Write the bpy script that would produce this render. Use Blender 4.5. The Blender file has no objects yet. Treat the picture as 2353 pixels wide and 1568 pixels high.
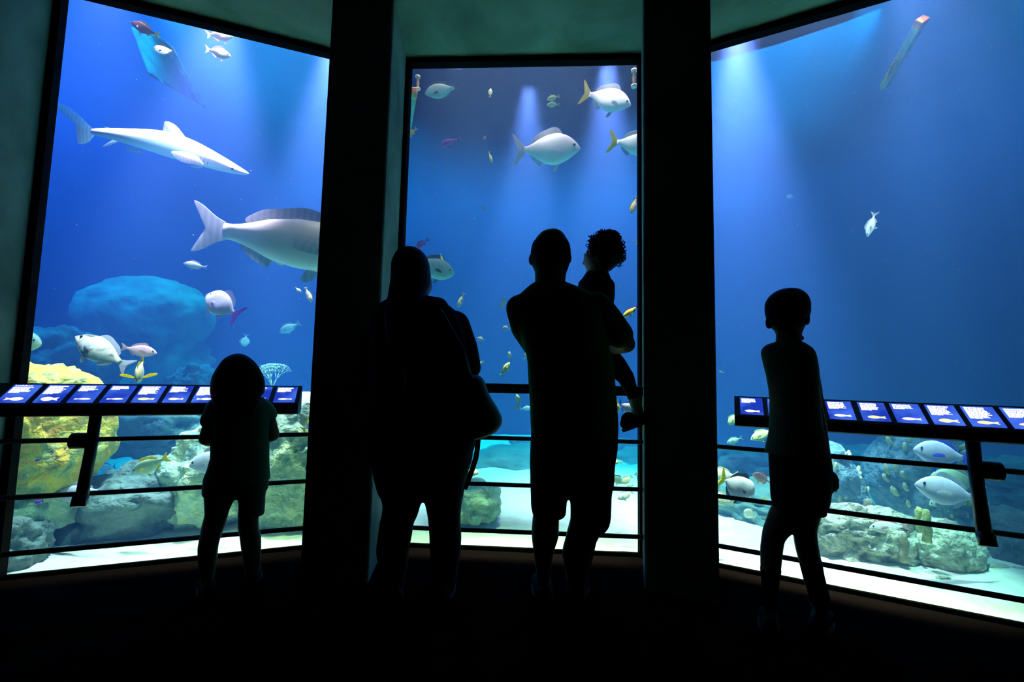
import bpy, bmesh, math, random
import numpy as np
from mathutils import Vector, Matrix, noise
random.seed(7)
C = bpy.context.scene.collection
SC = bpy.context.scene
# ------------------------------------------------------------------ camera, exposure, world
FPX = 985.0; CAMH = 1.1; W, H = 2353, 1568
PITCH, ROLL = math.radians(4.45), math.radians(1.2)
_F = Vector((0, math.cos(PITCH), math.sin(PITCH)))
_R0 = Vector((1, 0, 0)); _U0 = _R0.cross(_F)
CR = _R0*math.cos(ROLL) + _U0*math.sin(ROLL)
CU = _U0*math.cos(ROLL) - _R0*math.sin(ROLL)
CAM = Vector((0, 0, CAMH))
cd = bpy.data.cameras.new('camera'); cam = bpy.data.objects.new('camera', cd); C.objects.link(cam)
cd.sensor_width = 36.0; cd.lens = FPX/W*36.0; cd.clip_start = 0.02; cd.clip_end = 100
m = Matrix((CR, CU, -_F)).transposed().to_4x4(); m.translation = CAM
cam.matrix_world = m
SC.camera = cam
SC.view_settings.view_transform = 'Standard'; SC.view_settings.look = 'None'
SC.view_settings.gamma = 1.0; SC.view_settings.use_curve_mapping = False
SC.view_settings.exposure = 0.0
SC.cycles.max_bounces = 5; SC.cycles.diffuse_bounces = 3; SC.cycles.glossy_bounces = 2
SC.cycles.volume_bounces = 1; SC.cycles.transparent_max_bounces = 16
SC.cycles.caustics_reflective = False; SC.cycles.caustics_refractive = False
SC.cycles.sample_clamp_indirect = 6.0; SC.cycles.use_denoising = True
wd = bpy.data.worlds.new('world'); SC.world = wd; wd.use_nodes = True
wd.node_tree.nodes['Background'].inputs[0].default_value = (0.0, 0.0, 0.0, 1)
wd.node_tree.nodes['Background'].inputs[1].default_value = 0.0

def ray(x, y):
    return CR*((x - W/2)/FPX) - CU*((y - H/2)/FPX) + _F
def at(x, y, D):                      # point seen at pixel x, y, at depth D in front of the camera
    return CAM + ray(x, y)*D
def onz(x, y, z=0.0):                 # point seen at pixel x, y, on the level z
    d = ray(x, y); return CAM + d*((z - CAMH)/d.z)
def polar(az, r, z=0.0):
    a = math.radians(az); return Vector((math.sin(a)*r, math.cos(a)*r, z))
SURF = 4.6                             # water level
SANDZ = -0.25
# ---- tank lamps: each stands just above the water surface and shines down through it
def spot(name, p, aim, power, size, col, blend=0.6, rad=0.12):
    l = bpy.data.lights.new(name, 'SPOT'); o = bpy.data.objects.new(name, l); C.objects.link(o)
    l.energy = power; l.spot_size = math.radians(size); l.spot_blend = blend; l.color = col; l.shadow_soft_size = rad
    o.location = p; o.rotation_euler = (Vector(aim) - Vector(p)).to_track_quat('-Z', 'Y').to_euler(); return o
def area(name, p, aim, power, sx, sy, col):
    l = bpy.data.lights.new(name, 'AREA'); o = bpy.data.objects.new(name, l); C.objects.link(o)
    l.shape = 'RECTANGLE'; l.size = sx; l.size_y = sy; l.energy = power; l.color = col
    o.location = p; o.rotation_euler = (Vector(aim) - Vector(p)).to_track_quat('-Z', 'Y').to_euler(); return o
WHT = (0.92, 0.90, 1.0)
LAMPS = [  # azimuth, distance, power, cone, colour
    (-36.5, 4.55, 4200, 42, (1, .33, .40)), (-24.5, 4.7, 5200, 40, (1, .33, .40)), (-46, 4.8, 1000, 46, (1, .33, .40)), (1.6, 5.0, 3000, 36, (1, .33, .40)), (12.5, 4.7, 4000, 36, (1, .33, .40)),
    (28.5, 4.5, 6500, 38, (1, .33, .40)), (45.5, 4.4, 700, 44, (1, .33, .40))]
for az, r, pw, cone, lc in LAMPS:
    spot('tank_lamp', polar(az, r, SURF + 0.10), polar(az, r + 0.4, 0), pw*2.1, cone, lc, .7, .1)
# narrow downlights that wash the sand right behind the glass
for x0, y0, x1, y1, pw in ((-2.55, 2.55, -1.15, 3.08, 60), (-.75, 3.10, .85, 3.02, 125), (1.0, 3.0, 2.0, 2.50, 85), (1.9, 2.6, 2.9, 2.1, 90)):
    l_ = math.hypot(x1-x0, y1-y0); o_ = area('window_downlight', ((x0+x1)/2*1.03, (y0+y1)/2*1.035, 7.4), ((x0+x1)/2*1.03, (y0+y1)/2*1.035, 0), pw, l_, .12, (1, .42, .24))
    o_.rotation_euler = (0, 0, math.atan2(y1-y0, x1-x0)); o_.data.spread = math.radians(13)
# added flood strips inside the glass above each window, lighting fish from the front
for (x_, y_), (ox, oy), ln, pw in (((-1.85, 2.90), (-.85, 1.6), 1.3, 36), ((.08, 3.10), (.08, 1.8), 1.4, 36), ((1.95, 2.72), (.85, 1.5), 1.4, 28)):
    o_ = area('added_flood_strip', (x_, y_, 4.5), (x_ + ox, y_ + oy, 2.7), pw, ln, .15, (1, .40, .42)); o_.data.spread = math.radians(100)
KEY = 3.0
# added spots above the windows, each aimed to brighten chosen fish
for p_, px_, D_, pw, cone in (((-2.0, 2.95, 4.6), (340, 325), 4.0, 400, 32), ((-1.3, 3.2, 4.6), (640, 560), 4.2, 600, 20), ((0, 3.15, 4.6), (1262, 342), 4.2, 260, 15), ((.55, 3.1, 4.6), (1420, 260), 4.1, 230, 20),
        ((-1.4, 3.15, 4.7), (500, 95), 4.1, 150, 14), ((2.35, 2.5, 4.6), (2170, 1085), 3.0, 1500, 11), ((1.5, 2.95, 4.6), (1700, 1130), 3.1, 1100, 12), ((-2.2, 2.85, 4.6), (240, 810), 3.2, 450, 13), ((1.9, 2.8, 4.6), (2000, 520), 3.9, 200, 10)):
    spot('added_fish_spot', p_, at(px_[0], px_[1], D_), pw*KEY, cone, (1, .56, .56), .8, .05)
BLUE = (0.0, 0.66, 1.0)
for (p_, q_, pw, sx, sy, cc, spd) in (((0, 7.5, 7.4), (0, 8.1, 0), 1250, 14, 1.6, BLUE, 58), ((-6.0, 5.0, 7.4), (-6.8, 5.8, 0), 650, 3.0, 4, (0, .32, 1), 76), ((6.0, 5.0, 7.4), (6.8, 5.8, 0), 220, 3.0, 4, BLUE, 76)):  # added area lights that fill the water with blue
    o_ = area('blue_wash', p_, q_, pw, sx, sy, cc); o_.data.spread = math.radians(spd)
# ------------------------------------------------------------------ materials
def newmat(name):
    m = bpy.data.materials.new(name); m.use_nodes = True
    return m, m.node_tree, m.node_tree.nodes['Principled BSDF']
def hx(c): return (c[0], c[1], c[2], 1)
def plain(name, col, rough=0.6, metal=0.0, spec=0.5, bump=0.0, bscale=40, var=0.0, vscale=6, coords='Object'):
    m, nt, b = newmat(name)
    b.inputs['Base Color'].default_value = hx(col); b.inputs['Roughness'].default_value = rough
    b.inputs['Metallic'].default_value = metal; b.inputs['Specular IOR Level'].default_value = spec
    tc = nt.nodes.new('ShaderNodeTexCoord')
    if var > 0:
        n = nt.nodes.new('ShaderNodeTexNoise'); n.inputs['Scale'].default_value = vscale; n.inputs['Detail'].default_value = 5
        nt.links.new(tc.outputs[coords], n.inputs['Vector'])
        r = nt.nodes.new('ShaderNodeValToRGB')
        r.color_ramp.elements[0].position = 0.3; r.color_ramp.elements[1].position = 0.7
        r.color_ramp.elements[0].color = hx([c*(1 - var) for c in col]); r.color_ramp.elements[1].color = hx([min(1, c*(1 + var)) for c in col])
        nt.links.new(n.outputs['Fac'], r.inputs['Fac']); nt.links.new(r.outputs['Color'], b.inputs['Base Color'])
    if bump > 0:
        n2 = nt.nodes.new('ShaderNodeTexNoise'); n2.inputs['Scale'].default_value = bscale; n2.inputs['Detail'].default_value = 6
        nt.links.new(tc.outputs[coords], n2.inputs['Vector'])
        bp = nt.nodes.new('ShaderNodeBump'); bp.inputs['Strength'].default_value = bump; bp.inputs['Distance'].default_value = 0.03
        nt.links.new(n2.outputs['Fac'], bp.inputs['Height']); nt.links.new(bp.outputs['Normal'], b.inputs['Normal'])
    return m
def multi(name, stops, scale=4, detail=8, rough=0.9, bump=0.6, bscale=18, dist=0.05, coords='Object', distort=0.6):
    m, nt, b = newmat(name)
    b.inputs['Roughness'].default_value = rough; b.inputs['Specular IOR Level'].default_value = 0.15
    tc = nt.nodes.new('ShaderNodeTexCoord')
    n = nt.nodes.new('ShaderNodeTexNoise'); n.inputs['Scale'].default_value = scale; n.inputs['Detail'].default_value = detail
    n.inputs['Distortion'].default_value = distort
    nt.links.new(tc.outputs[coords], n.inputs['Vector'])
    r = nt.nodes.new('ShaderNodeValToRGB'); cr = r.color_ramp
    cr.elements[0].position, cr.elements[0].color = stops[0][0], hx(stops[0][1])
    cr.elements[1].position, cr.elements[1].color = stops[-1][0], hx(stops[-1][1])
    for p, c in stops[1:-1]:
        e = cr.elements.new(p); e.color = hx(c)
    nt.links.new(n.outputs['Fac'], r.inputs['Fac']); nt.links.new(r.outputs['Color'], b.inputs['Base Color'])
    n2 = nt.nodes.new('ShaderNodeTexNoise'); n2.inputs['Scale'].default_value = bscale; n2.inputs['Detail'].default_value = 8
    nt.links.new(tc.outputs[coords], n2.inputs['Vector'])
    bp = nt.nodes.new('ShaderNodeBump'); bp.inputs['Strength'].default_value = bump; bp.inputs['Distance'].default_value = dist
    nt.links.new(n2.outputs['Fac'], bp.inputs['Height']); nt.links.new(bp.outputs['Normal'], b.inputs['Normal'])
    return m
def emit(name, col, s):
    m = bpy.data.materials.new(name); m.use_nodes = True; nt = m.node_tree; nt.nodes.clear()
    e = nt.nodes.new('ShaderNodeEmission'); e.inputs[0].default_value = hx(col); e.inputs[1].default_value = s
    o = nt.nodes.new('ShaderNodeOutputMaterial'); nt.links.new(e.outputs[0], o.inputs[0]); return m
M = {}
M['concrete'] = multi('concrete', [(0.3, (.15, .19, .14)), (0.5, (.24, .29, .22)), (0.72, (.32, .37, .29))], scale=2.2, rough=.9, bump=.25, bscale=30, dist=.01)
M['floor'] = plain('dark_carpet', (.003, .003, .0035), 1.0, spec=0.0, bump=.3, bscale=120)
M['ceiling'] = plain('black_ceiling_paint', (.008, .008, .008), 1.0, spec=0.0)
M['blackmetal'] = plain('black_metal', (.004, .004, .005), .4, spec=.4)
M['frame'] = plain('black_gasket', (.003, .003, .003), .8, spec=.05)
M['sand'] = multi('pale_sand', [(0.3, (.74, .62, .46)), (0.7, (.90, .80, .62))], scale=9, rough=1, bump=.5, bscale=60, dist=.01)
M['tankwall'] = plain('blue_tank_paint', (.015, .09, .2), 1.0, spec=0.0, var=.25, vscale=.5)
M['seam'] = plain('tank_ceiling', (.01, .012, .02), 1.0, spec=0)
# acrylic pane
m = bpy.data.materials.new('clear_acrylic'); m.use_nodes = True; nt = m.node_tree; nt.nodes.clear()
tn = nt.nodes.new('ShaderNodeBsdfTransparent'); on = nt.nodes.new('ShaderNodeOutputMaterial'); nt.links.new(tn.outputs[0], on.inputs[0]); M['acrylic'] = m
# water
KS = 0.075; KA = 1.0
m = bpy.data.materials.new('sea_water'); m.use_nodes = True; nt = m.node_tree; nt.nodes.clear()
sc_ = nt.nodes.new('ShaderNodeVolumeScatter'); ab = nt.nodes.new('ShaderNodeVolumeAbsorption'); ad = nt.nodes.new('ShaderNodeAddShader'); on = nt.nodes.new('ShaderNodeOutputMaterial')
sc_.inputs['Color'].default_value = (.10, .30, 1.0, 1); sc_.inputs['Density'].default_value = KS; sc_.inputs['Anisotropy'].default_value = 0.25
# absorption coefficient = (1-color)*density
ABS = (0.42, 0.115, 0.08)
ab.inputs['Color'].default_value = (1 - ABS[0], 1 - ABS[1], 1 - ABS[2], 1); ab.inputs['Density'].default_value = KA
nt.links.new(sc_.outputs[0], ad.inputs[0]); nt.links.new(ab.outputs[0], ad.inputs[1]); nt.links.new(ad.outputs[0], on.inputs['Volume'])
M['water'] = m
# ------------------------------------------------------------------ object helpers
def link(name, me, mat=None, parent=None):
    o = bpy.data.objects.new(name, me); C.objects.link(o)
    if mat is not None:
        if not me.materials: me.materials.append(mat)
    if parent is not None: o.parent = parent
    return o
def tag(o, label=None, cat=None, group=None, kind=None):
    if label: o['label'] = label
    if cat: o['category'] = cat
    if group: o['group'] = group
    if kind: o['kind'] = kind
    return o
def thing(name, label, cat, loc=(0, 0, 0), group=None):
    o = bpy.data.objects.new(name, None); C.objects.link(o); o.location = loc; o.empty_display_size = .1
    return tag(o, label, cat, group)
def struct(name, me, mat, parent=None):
    o = link(name, me, mat, parent); o['kind'] = 'structure'; return o
def mesh_from(name, vs, fs, smooth=False):
    me = bpy.data.meshes.new(name); me.from_pydata([tuple(v) for v in vs], [], fs); me.validate(); me.update()
    bm = bmesh.new(); bm.from_mesh(me); bmesh.ops.recalc_face_normals(bm, faces=bm.faces); bm.to_mesh(me); bm.free()
    if smooth: me.polygons.foreach_set('use_smooth', [True]*len(me.polygons))
    return me
def prism(poly, z0, z1, name='prism'):            # poly: list of (x, y)
    n = len(poly)
    vs = [(p[0], p[1], z0) for p in poly] + [(p[0], p[1], z1) for p in poly]
    fs = [tuple(range(n))[::-1], tuple(range(n, 2*n))] + [(i, (i+1) % n, (i+1) % n + n, i + n) for i in range(n)]
    return mesh_from(name, vs, fs)
class MB:
    def __init__(s): s.v = []; s.f = []
    def add(s, vs, fs):
        b = len(s.v); s.v += [Vector(v) for v in vs]; s.f += [tuple(i + b for i in f) for f in fs]; return s
    def obox(s, c, ax, ay, az, hx_, hy, hz):       # oriented box
        c = Vector(c); vs = [c + ax*(i*hx_) + ay*(j*hy) + az*(k*hz) for i in (-1, 1) for j in (-1, 1) for k in (-1, 1)]
        return s.add(vs, [(0, 1, 3, 2), (4, 6, 7, 5), (0, 4, 5, 1), (2, 3, 7, 6), (0, 2, 6, 4), (1, 5, 7, 3)])
    def tube(s, pts, rads, n=12, cap=True):
        pts = [Vector(p) for p in pts]
        if not isinstance(rads, (list, tuple)): rads = [rads]*len(pts)
        prev = None; rings = []
        for i, p in enumerate(pts):
            t = (pts[min(i+1, len(pts)-1)] - pts[max(i-1, 0)]).normalized()
            u = prev if prev is not None else (Vector((0, 0, 1)) if abs(t.z) < .9 else Vector((1, 0, 0)))
            u = (u - t*u.dot(t)).normalized(); prev = u; w = t.cross(u)
            rings.append([p + (u*math.cos(2*math.pi*k/n) + w*math.sin(2*math.pi*k/n))*rads[i] for k in range(n)])
        vs = [v for r in rings for v in r]; fs = []
        for i in range(len(rings)-1):
            for k in range(n): fs.append((i*n+k, i*n+(k+1) % n, (i+1)*n+(k+1) % n, (i+1)*n+k))
        if cap: fs += [tuple(range(n))[::-1], tuple(range((len(rings)-1)*n, len(rings)*n))]
        return s.add(vs, fs)
    def ball(s, c, r, n=12, m_=8, sc=(1, 1, 1), axes=None):
        c = Vector(c); ax = axes or (Vector((1, 0, 0)), Vector((0, 1, 0)), Vector((0, 0, 1))); vs = []; fs = []
        for i in range(m_+1):
            th = math.pi*i/m_
            for k in range(n):
                ph = 2*math.pi*k/n
                d = (math.sin(th)*math.cos(ph)*sc[0], math.sin(th)*math.sin(ph)*sc[1], math.cos(th)*sc[2])
                vs.append(c + (ax[0]*d[0] + ax[1]*d[1] + ax[2]*d[2])*r)
        for i in range(m_):
            for k in range(n): fs.append((i*n+k, (i+1)*n+k, (i+1)*n+(k+1) % n, i*n+(k+1) % n))
        return s.add(vs, fs)
    def mesh(s, name='m', smooth=True):
        me = bpy.data.meshes.new(name); me.from_pydata([tuple(v) for v in s.v], [], s.f); me.update()
        bm = bmesh.new(); bm.from_mesh(me); bmesh.ops.remove_doubles(bm, verts=bm.verts, dist=1e-6)
        bmesh.ops.recalc_face_normals(bm, faces=bm.faces); bm.to_mesh(me); bm.free()
        if smooth: me.polygons.foreach_set('use_smooth', [True]*len(me.polygons))
        return me
    def build(s, name, mat, parent=None, smooth=True): return link(name, s.mesh(name, smooth), mat, parent)
def bevel(o, w=.005, seg=2):
    md = o.modifiers.new('bevel', 'BEVEL'); md.width = w; md.segments = seg; md.limit_method = 'ANGLE'; return o
Z = Vector((0, 0, 1))
# ------------------------------------------------------------------ plan of the hall
class Win:                             # a window plane: origin at floor, t along it (left to right), n towards the viewer
    def __init__(s, a, b, t0, t1):
        s.o = Vector((a[0], a[1], 0)); s.t = (Vector((b[0], b[1], 0)) - s.o).normalized()
        s.n = Vector((s.t.y, -s.t.x, 0)); s.t0, s.t1 = t0, t1
    def p(s, t, d=0, z=0): return s.o + s.t*t + s.n*d + Z*z
a_, b_ = onz(5, 1330), onz(690, 1260); WL = Win(a_, b_, 0.0, 1.60)
a_, b_ = onz(930, 1254), onz(1468, 1277); WC = Win(a_, b_, -0.085, (b_ - a_).length)
a_, b_ = onz(1656, 1302), onz(2353, 1440); WR = Win(a_, b_, -0.18, 1.45)
WTOP = 3.225; HTOP = 6.0; RD = 0.48    # window head, top of the shell, recess depth
SOFF = WTOP + 0.04
def xy(v): return (v.x, v.y)
WINS = (('left', WL), ('centre', WC), ('right', WR))
# floor, ceiling
struct('floor', prism([(-4.5, -3.2), (4.5, -3.2)] + [(4.6, 1.0), xy(WR.p(1.9, -.05)), xy(WR.p(-.2, -.05)), xy(WC.p(WC.t1, -.05)), xy(WC.p(WC.t0, -.05)), xy(WL.p(1.7, -.05)), xy(WL.p(-.4, -.05)), (-4.6, 1.2)], -0.2, 0.0), M['floor'])
# pillars (concrete fins between the recesses)
A1, B1 = polar(-25.0, 2.42), polar(-17.25, 2.42)
def pil(name, front, back):
    o = struct(name, prism([xy(v) for v in front] + [xy(v) for v in back], 0, HTOP, name), M['concrete']); bevel(o, .012, 2); return o
FR = .035                              # frame width
pil('trim_1', [A1, B1], [WC.p(WC.t0 - FR, 0), WC.p(WC.t0 - FR, -.08), WL.p(WL.t1 + .01, -.08), WL.p(WL.t1 + .01, 0)])
A2, B2 = polar(17.12, 2.40), polar(25.6, 2.40)
pil('trim_2', [A2, B2], [WR.p(WR.t0 - FR, 0), WR.p(WR.t0 - FR, -.08), WC.p(WC.t1 + .07, -.08), WC.p(WC.t1 + FR - .012, 0)])
pil('wall_left', [WL.p(-FR + .02, RD), WL.p(-FR, 0), WL.p(-FR, -.08)][::-1] + [WL.p(-FR + .02, RD)], [WL.p(-1.2, RD + .3), WL.p(-1.2, -.08)][:2]) if False else None
struct('wall_left', prism([xy(WL.p(-FR, -.08)), xy(WL.p(-FR, 0)), xy(WL.p(-FR - .005, RD)), xy(WL.p(-1.6, RD + .35)), xy(WL.p(-1.6, -.08))], 0, HTOP), M['concrete'])
struct('wall_right', prism([xy(WR.p(WR.t1 + FR, -.08)), xy(WR.p(WR.t1 + FR, 0)), xy(WR.p(WR.t1 + FR, RD)), xy(WR.p(3.0, RD + .35)), xy(WR.p(3.0, -.08))], 0, HTOP), M['concrete'])
# lintels: soffit at SOFF, running from behind the pane out to the recess mouth
for i, (nm, w) in enumerate(WINS):
    o = struct('wall_over_%s_window' % nm, prism([xy(w.p(w.t0 - .12, -.08)), xy(w.p(w.t0 - .12, RD)), xy(w.p(w.t1 + .12, RD)), xy(w.p(w.t1 + .12, -.08))], SOFF, HTOP), M['concrete'])
# ceiling of the hall
struct('ceiling', prism([(-4.5, -3.2), (4.5, -3.2), (4.5, 1.5), (2.2, 2.35), (-2.2, 2.35), (-4.5, 1.5)], 4.3, 4.4), M['ceiling'])
# windows: black frame, clear pane
for i, (nm, w) in enumerate(WINS):
    fr = MB()
    zc = (WTOP + .0)/2
    tm = (w.t0 + w.t1)/2; tw = (w.t1 - w.t0)/2
    for t in (w.t0 - FR/2, w.t1 + FR/2): fr.obox(w.p(t, .0, zc), w.t, w.n, Z, FR/2, .03, zc + .04)
    fr.obox(w.p(tm, .0, WTOP + .0225), w.t, w.n, Z, tw + FR, .03, .0225)
    fr.obox(w.p(tm, .0, -.005), w.t, w.n, Z, tw + FR, .03, .005)
    o = struct('window_%d' % (i+1), fr.mesh('window', False), M['frame'])
    pn = MB(); pn.obox(w.p(tm, -.045, zc), w.t, w.n, Z, tw + .02, .012, zc + .02)
    q = link('pane', pn.mesh('pane', False), M['acrylic'], o)
# ------------------------------------------------------------------ the tank
def arc(r, a0, a1, n): return [xy(polar(a0 + (a1 - a0)*k/n, r)) for k in range(n+1)]
inner = [WL.p(-1.6, -.06), WL.p(WL.t1, -.06), WC.p(WC.t0, -.06), WC.p(WC.t1, -.06), WR.p(WR.t0, -.06), WR.p(3.0, -.06)]
outer = arc(9.1, 82, -82, 30)
wpoly = [xy(v) for v in inner] + outer
wt = tag(link('tank_water', prism(wpoly, SANDZ - .5, SURF, 'tank_water'), M['water']), 'clear blue sea water filling the whole tank behind the windows', 'water', kind='stuff')
# back wall + roof of the tank
vs = []; fs = []
pts = arc(9.05, 82, -82, 30)
for p in pts: vs += [(p[0], p[1], SANDZ - .6), (p[0], p[1], HTOP + 5.6)]
for p in arc(9.3, 82, -82, 30): vs += [(p[0], p[1], SANDZ - .6), (p[0], p[1], HTOP + 5.6)]
n = len(pts)
for k in range(n-1):
    fs.append((2*k, 2*k+2, 2*k+3, 2*k+1)); fs.append((2*n+2*k, 2*n+2*k+1, 2*n+2*k+3, 2*n+2*k+2)); fs.append((2*k+1, 2*k+3, 2*n+2*k+3, 2*n+2*k+1)); fs.append((2*k, 2*n+2*k, 2*n+2*k+2, 2*k+2))
fs += [(0, 1, 2*n+1, 2*n), (2*n-2, 4*n-2, 4*n-1, 2*n-1)]
struct('wall_back', mesh_from('wall_back', vs, fs, True), M['tankwall'])
struct('tank_ceiling', prism([xy(WL.p(-1.6, -.2)), xy(WL.p(WL.t1, -.2)), xy(WC.p(WC.t0, -.2)), xy(WC.p(WC.t1, -.2)), xy(WR.p(WR.t0, -.2)), xy(WR.p(3.0, -.2))] + arc(9.1, 82, -82, 30), HTOP + 5.6, HTOP + 5.7), M['seam'])
# sand bed
def sand_h(x, y):
    r = math.hypot(x, y)
    h = SANDZ + .05*noise.noise(Vector((x*.8, y*.8, 0))) + .012*noise.noise(Vector((x*4, y*4, 3)))
    return h + max(0, r - 4.2)*.02
gx = np.linspace(-9, 9, 141); gy = np.linspace(.2, 9.0, 81)
vs = [(x, y, sand_h(x, y)) for y in gy for x in gx]; nx = len(gx)
inpoly = [xy(WL.p(-1.6, -.055)), xy(WL.p(WL.t1, -.055)), xy(WC.p(WC.t0, -.055)), xy(WC.p(WC.t1, -.055)), xy(WR.p(WR.t0, -.055)), xy(WR.p(3.0, -.055))]
fs = []
for j in range(len(gy)-1):
    for i in range(nx-1):
        cx, cy = (gx[i]+gx[i+1])/2, (gy[j]+gy[j+1])/2
        if math.hypot(cx, cy) < 2.45: continue
        fs.append((j*nx+i, j*nx+i+1, (j+1)*nx+i+1, (j+1)*nx+i))
tag(link('sand', mesh_from('sand', vs, fs, True), M['sand']), 'pale rippled sand covering the bottom of the tank', 'sand', kind='stuff')
# ------------------------------------------------------------------ railings and reader boards
def t_at(w, x, y, d):                  # position along window w of the point seen at x, y on the plane d in front of it
    r = ray(x, y); o = w.p(0, d); s = (o - CAM).dot(w.n)/r.dot(w.n); q = CAM + r*s
    return (q - w.o).dot(w.t), q.z
BARS = (.200, .462, .728)
def railing(w, label, t0, t1, hand, struts=()):
    r = thing('guard_railing', label, 'railing', w.p((t0+t1)/2, .25, 0), 'guard railings in front of the windows')
    inv = Matrix.Translation(-r.location)
    def part(name, mb, mat, par=None):
        me = mb.mesh(name); me.transform(inv); return link(name, me, mat, r)
    for z in BARS:
        part('rail_bar', MB().tube([w.p(t0, .25, z), w.p((t0+t1)/2, .25, z), w.p(t1, .25, z)], .0125, 14), M['blackmetal'])
    if hand:
        mb = MB(); mb.obox(w.p((t0+t1)/2, .25, 1.017), w.t, w.n, Z, (t1-t0)/2, .03, .028)
        o = part('handrail', mb, M['blackmetal']); bevel(o, .008, 3)
    for ts, side in struts:
        mb = MB(); mb.tube([w.p(ts, .262, .90), w.p(ts, .285, .66), w.p(ts, .325, .44)], [.024, .024, .025], 14)
        mb.tube([w.p(ts, .325, .475), w.p(ts, .345, .425)], [.031, .029], 14)
        part('bracket_arm', mb, M['blackmetal'])
        k = MB(); c = w.p(ts + side*.055, .262, .725)
        k.tube([c - w.t*.036, c - w.t*.03, c + w.t*.03, c + w.t*.036], [.030, .040, .040, .030], 16)
        k.tube([c, c - w.t*side*.07], .018, 10)
        part('rail_clamp', k, M['blackmetal'])
    return r
tsL = .44; tsR = t_at(WR, 2230, 1010, .25)[0]
railing(WL, 'black metal guard railing with three bars in front of the left window', -.045, 1.66, False, [(tsL, -1)])
railing(WC, 'black metal guard railing topped by a plain handrail in front of the centre window', -.10, WC.t1 + .035, True)
railing(WR, 'black metal guard railing with three bars in front of the right window', -.17, WR.t1 + .05, False, [(tsR, 1)])
M['casing'] = plain('black_board_casing', (.006, .006, .008), .5, spec=.25)
M['panelgap'] = plain('dark_backlit_divider', (.02, .02, .03), .4)
def panel_mat(name, lo, hi, s):
    m = bpy.data.materials.new(name); m.use_nodes = True; nt = m.node_tree; nt.nodes.clear()
    tc = nt.nodes.new('ShaderNodeTexCoord'); n = nt.nodes.new('ShaderNodeTexNoise'); n.inputs['Scale'].default_value = 9
    r = nt.nodes.new('ShaderNodeValToRGB'); r.color_ramp.elements[0].position = .35; r.color_ramp.elements[1].position = .68
    r.color_ramp.elements[0].color = hx(lo); r.color_ramp.elements[1].color = hx(hi)
    e = nt.nodes.new('ShaderNodeEmission'); e.inputs[1].default_value = s; o = nt.nodes.new('ShaderNodeOutputMaterial')
    nt.links.new(tc.outputs['Object'], n.inputs['Vector']); nt.links.new(n.outputs['Fac'], r.inputs['Fac']); nt.links.new(r.outputs['Color'], e.inputs[0]); nt.links.new(e.outputs[0], o.inputs[0]); return m
M['panel'] = panel_mat('backlit_blue_panel', (.012, .045, .50), (.07, .19, .95), 1.0)
M['print'] = emit('backlit_white_print', (1, 1, 1), 2.2)
PIC = {k: emit('backlit_%s_fish' % k, c, 1.8) for k, c in dict(white=(1, .93, 1), pink=(1, .62, .66), yellow=(1, .85, .30), orange=(1, .62, .30)).items()}
def font_mesh(txt, size):
    c = bpy.data.curves.new('t', 'FONT'); c.body = txt; c.size = size; c.extrude = .0004
    o = bpy.data.objects.new('t', c); C.objects.link(o); bpy.context.view_layer.update()
    me = bpy.data.meshes.new_from_object(o.evaluated_get(bpy.context.evaluated_depsgraph_get())); bpy.data.objects.remove(o); return me
def fish_outline(k, fac):              # flat printed fish, length 1, nose at 0, outline list
    shp = {'deep': .62, 'disc': .78, 'long': .30, 'std': .44, 'box': .5}[k]
    top = [(0, 0), (.06, .45), (.16, .8), (.32, 1), (.5, .92), (.66, .55), (.76, .2), (.84, .3), (1, .75)]
    bot = [(.93, 0), (1, -.75), (.84, -.3), (.76, -.2), (.66, -.5), (.5, -.85), (.32, -.95), (.16, -.7), (.06, -.4)]
    pts = [(x, y*shp/2) for x, y in top + bot]
    return [(1 - x, y) for x, y in pts][::-1] if fac < 0 else pts
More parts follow.
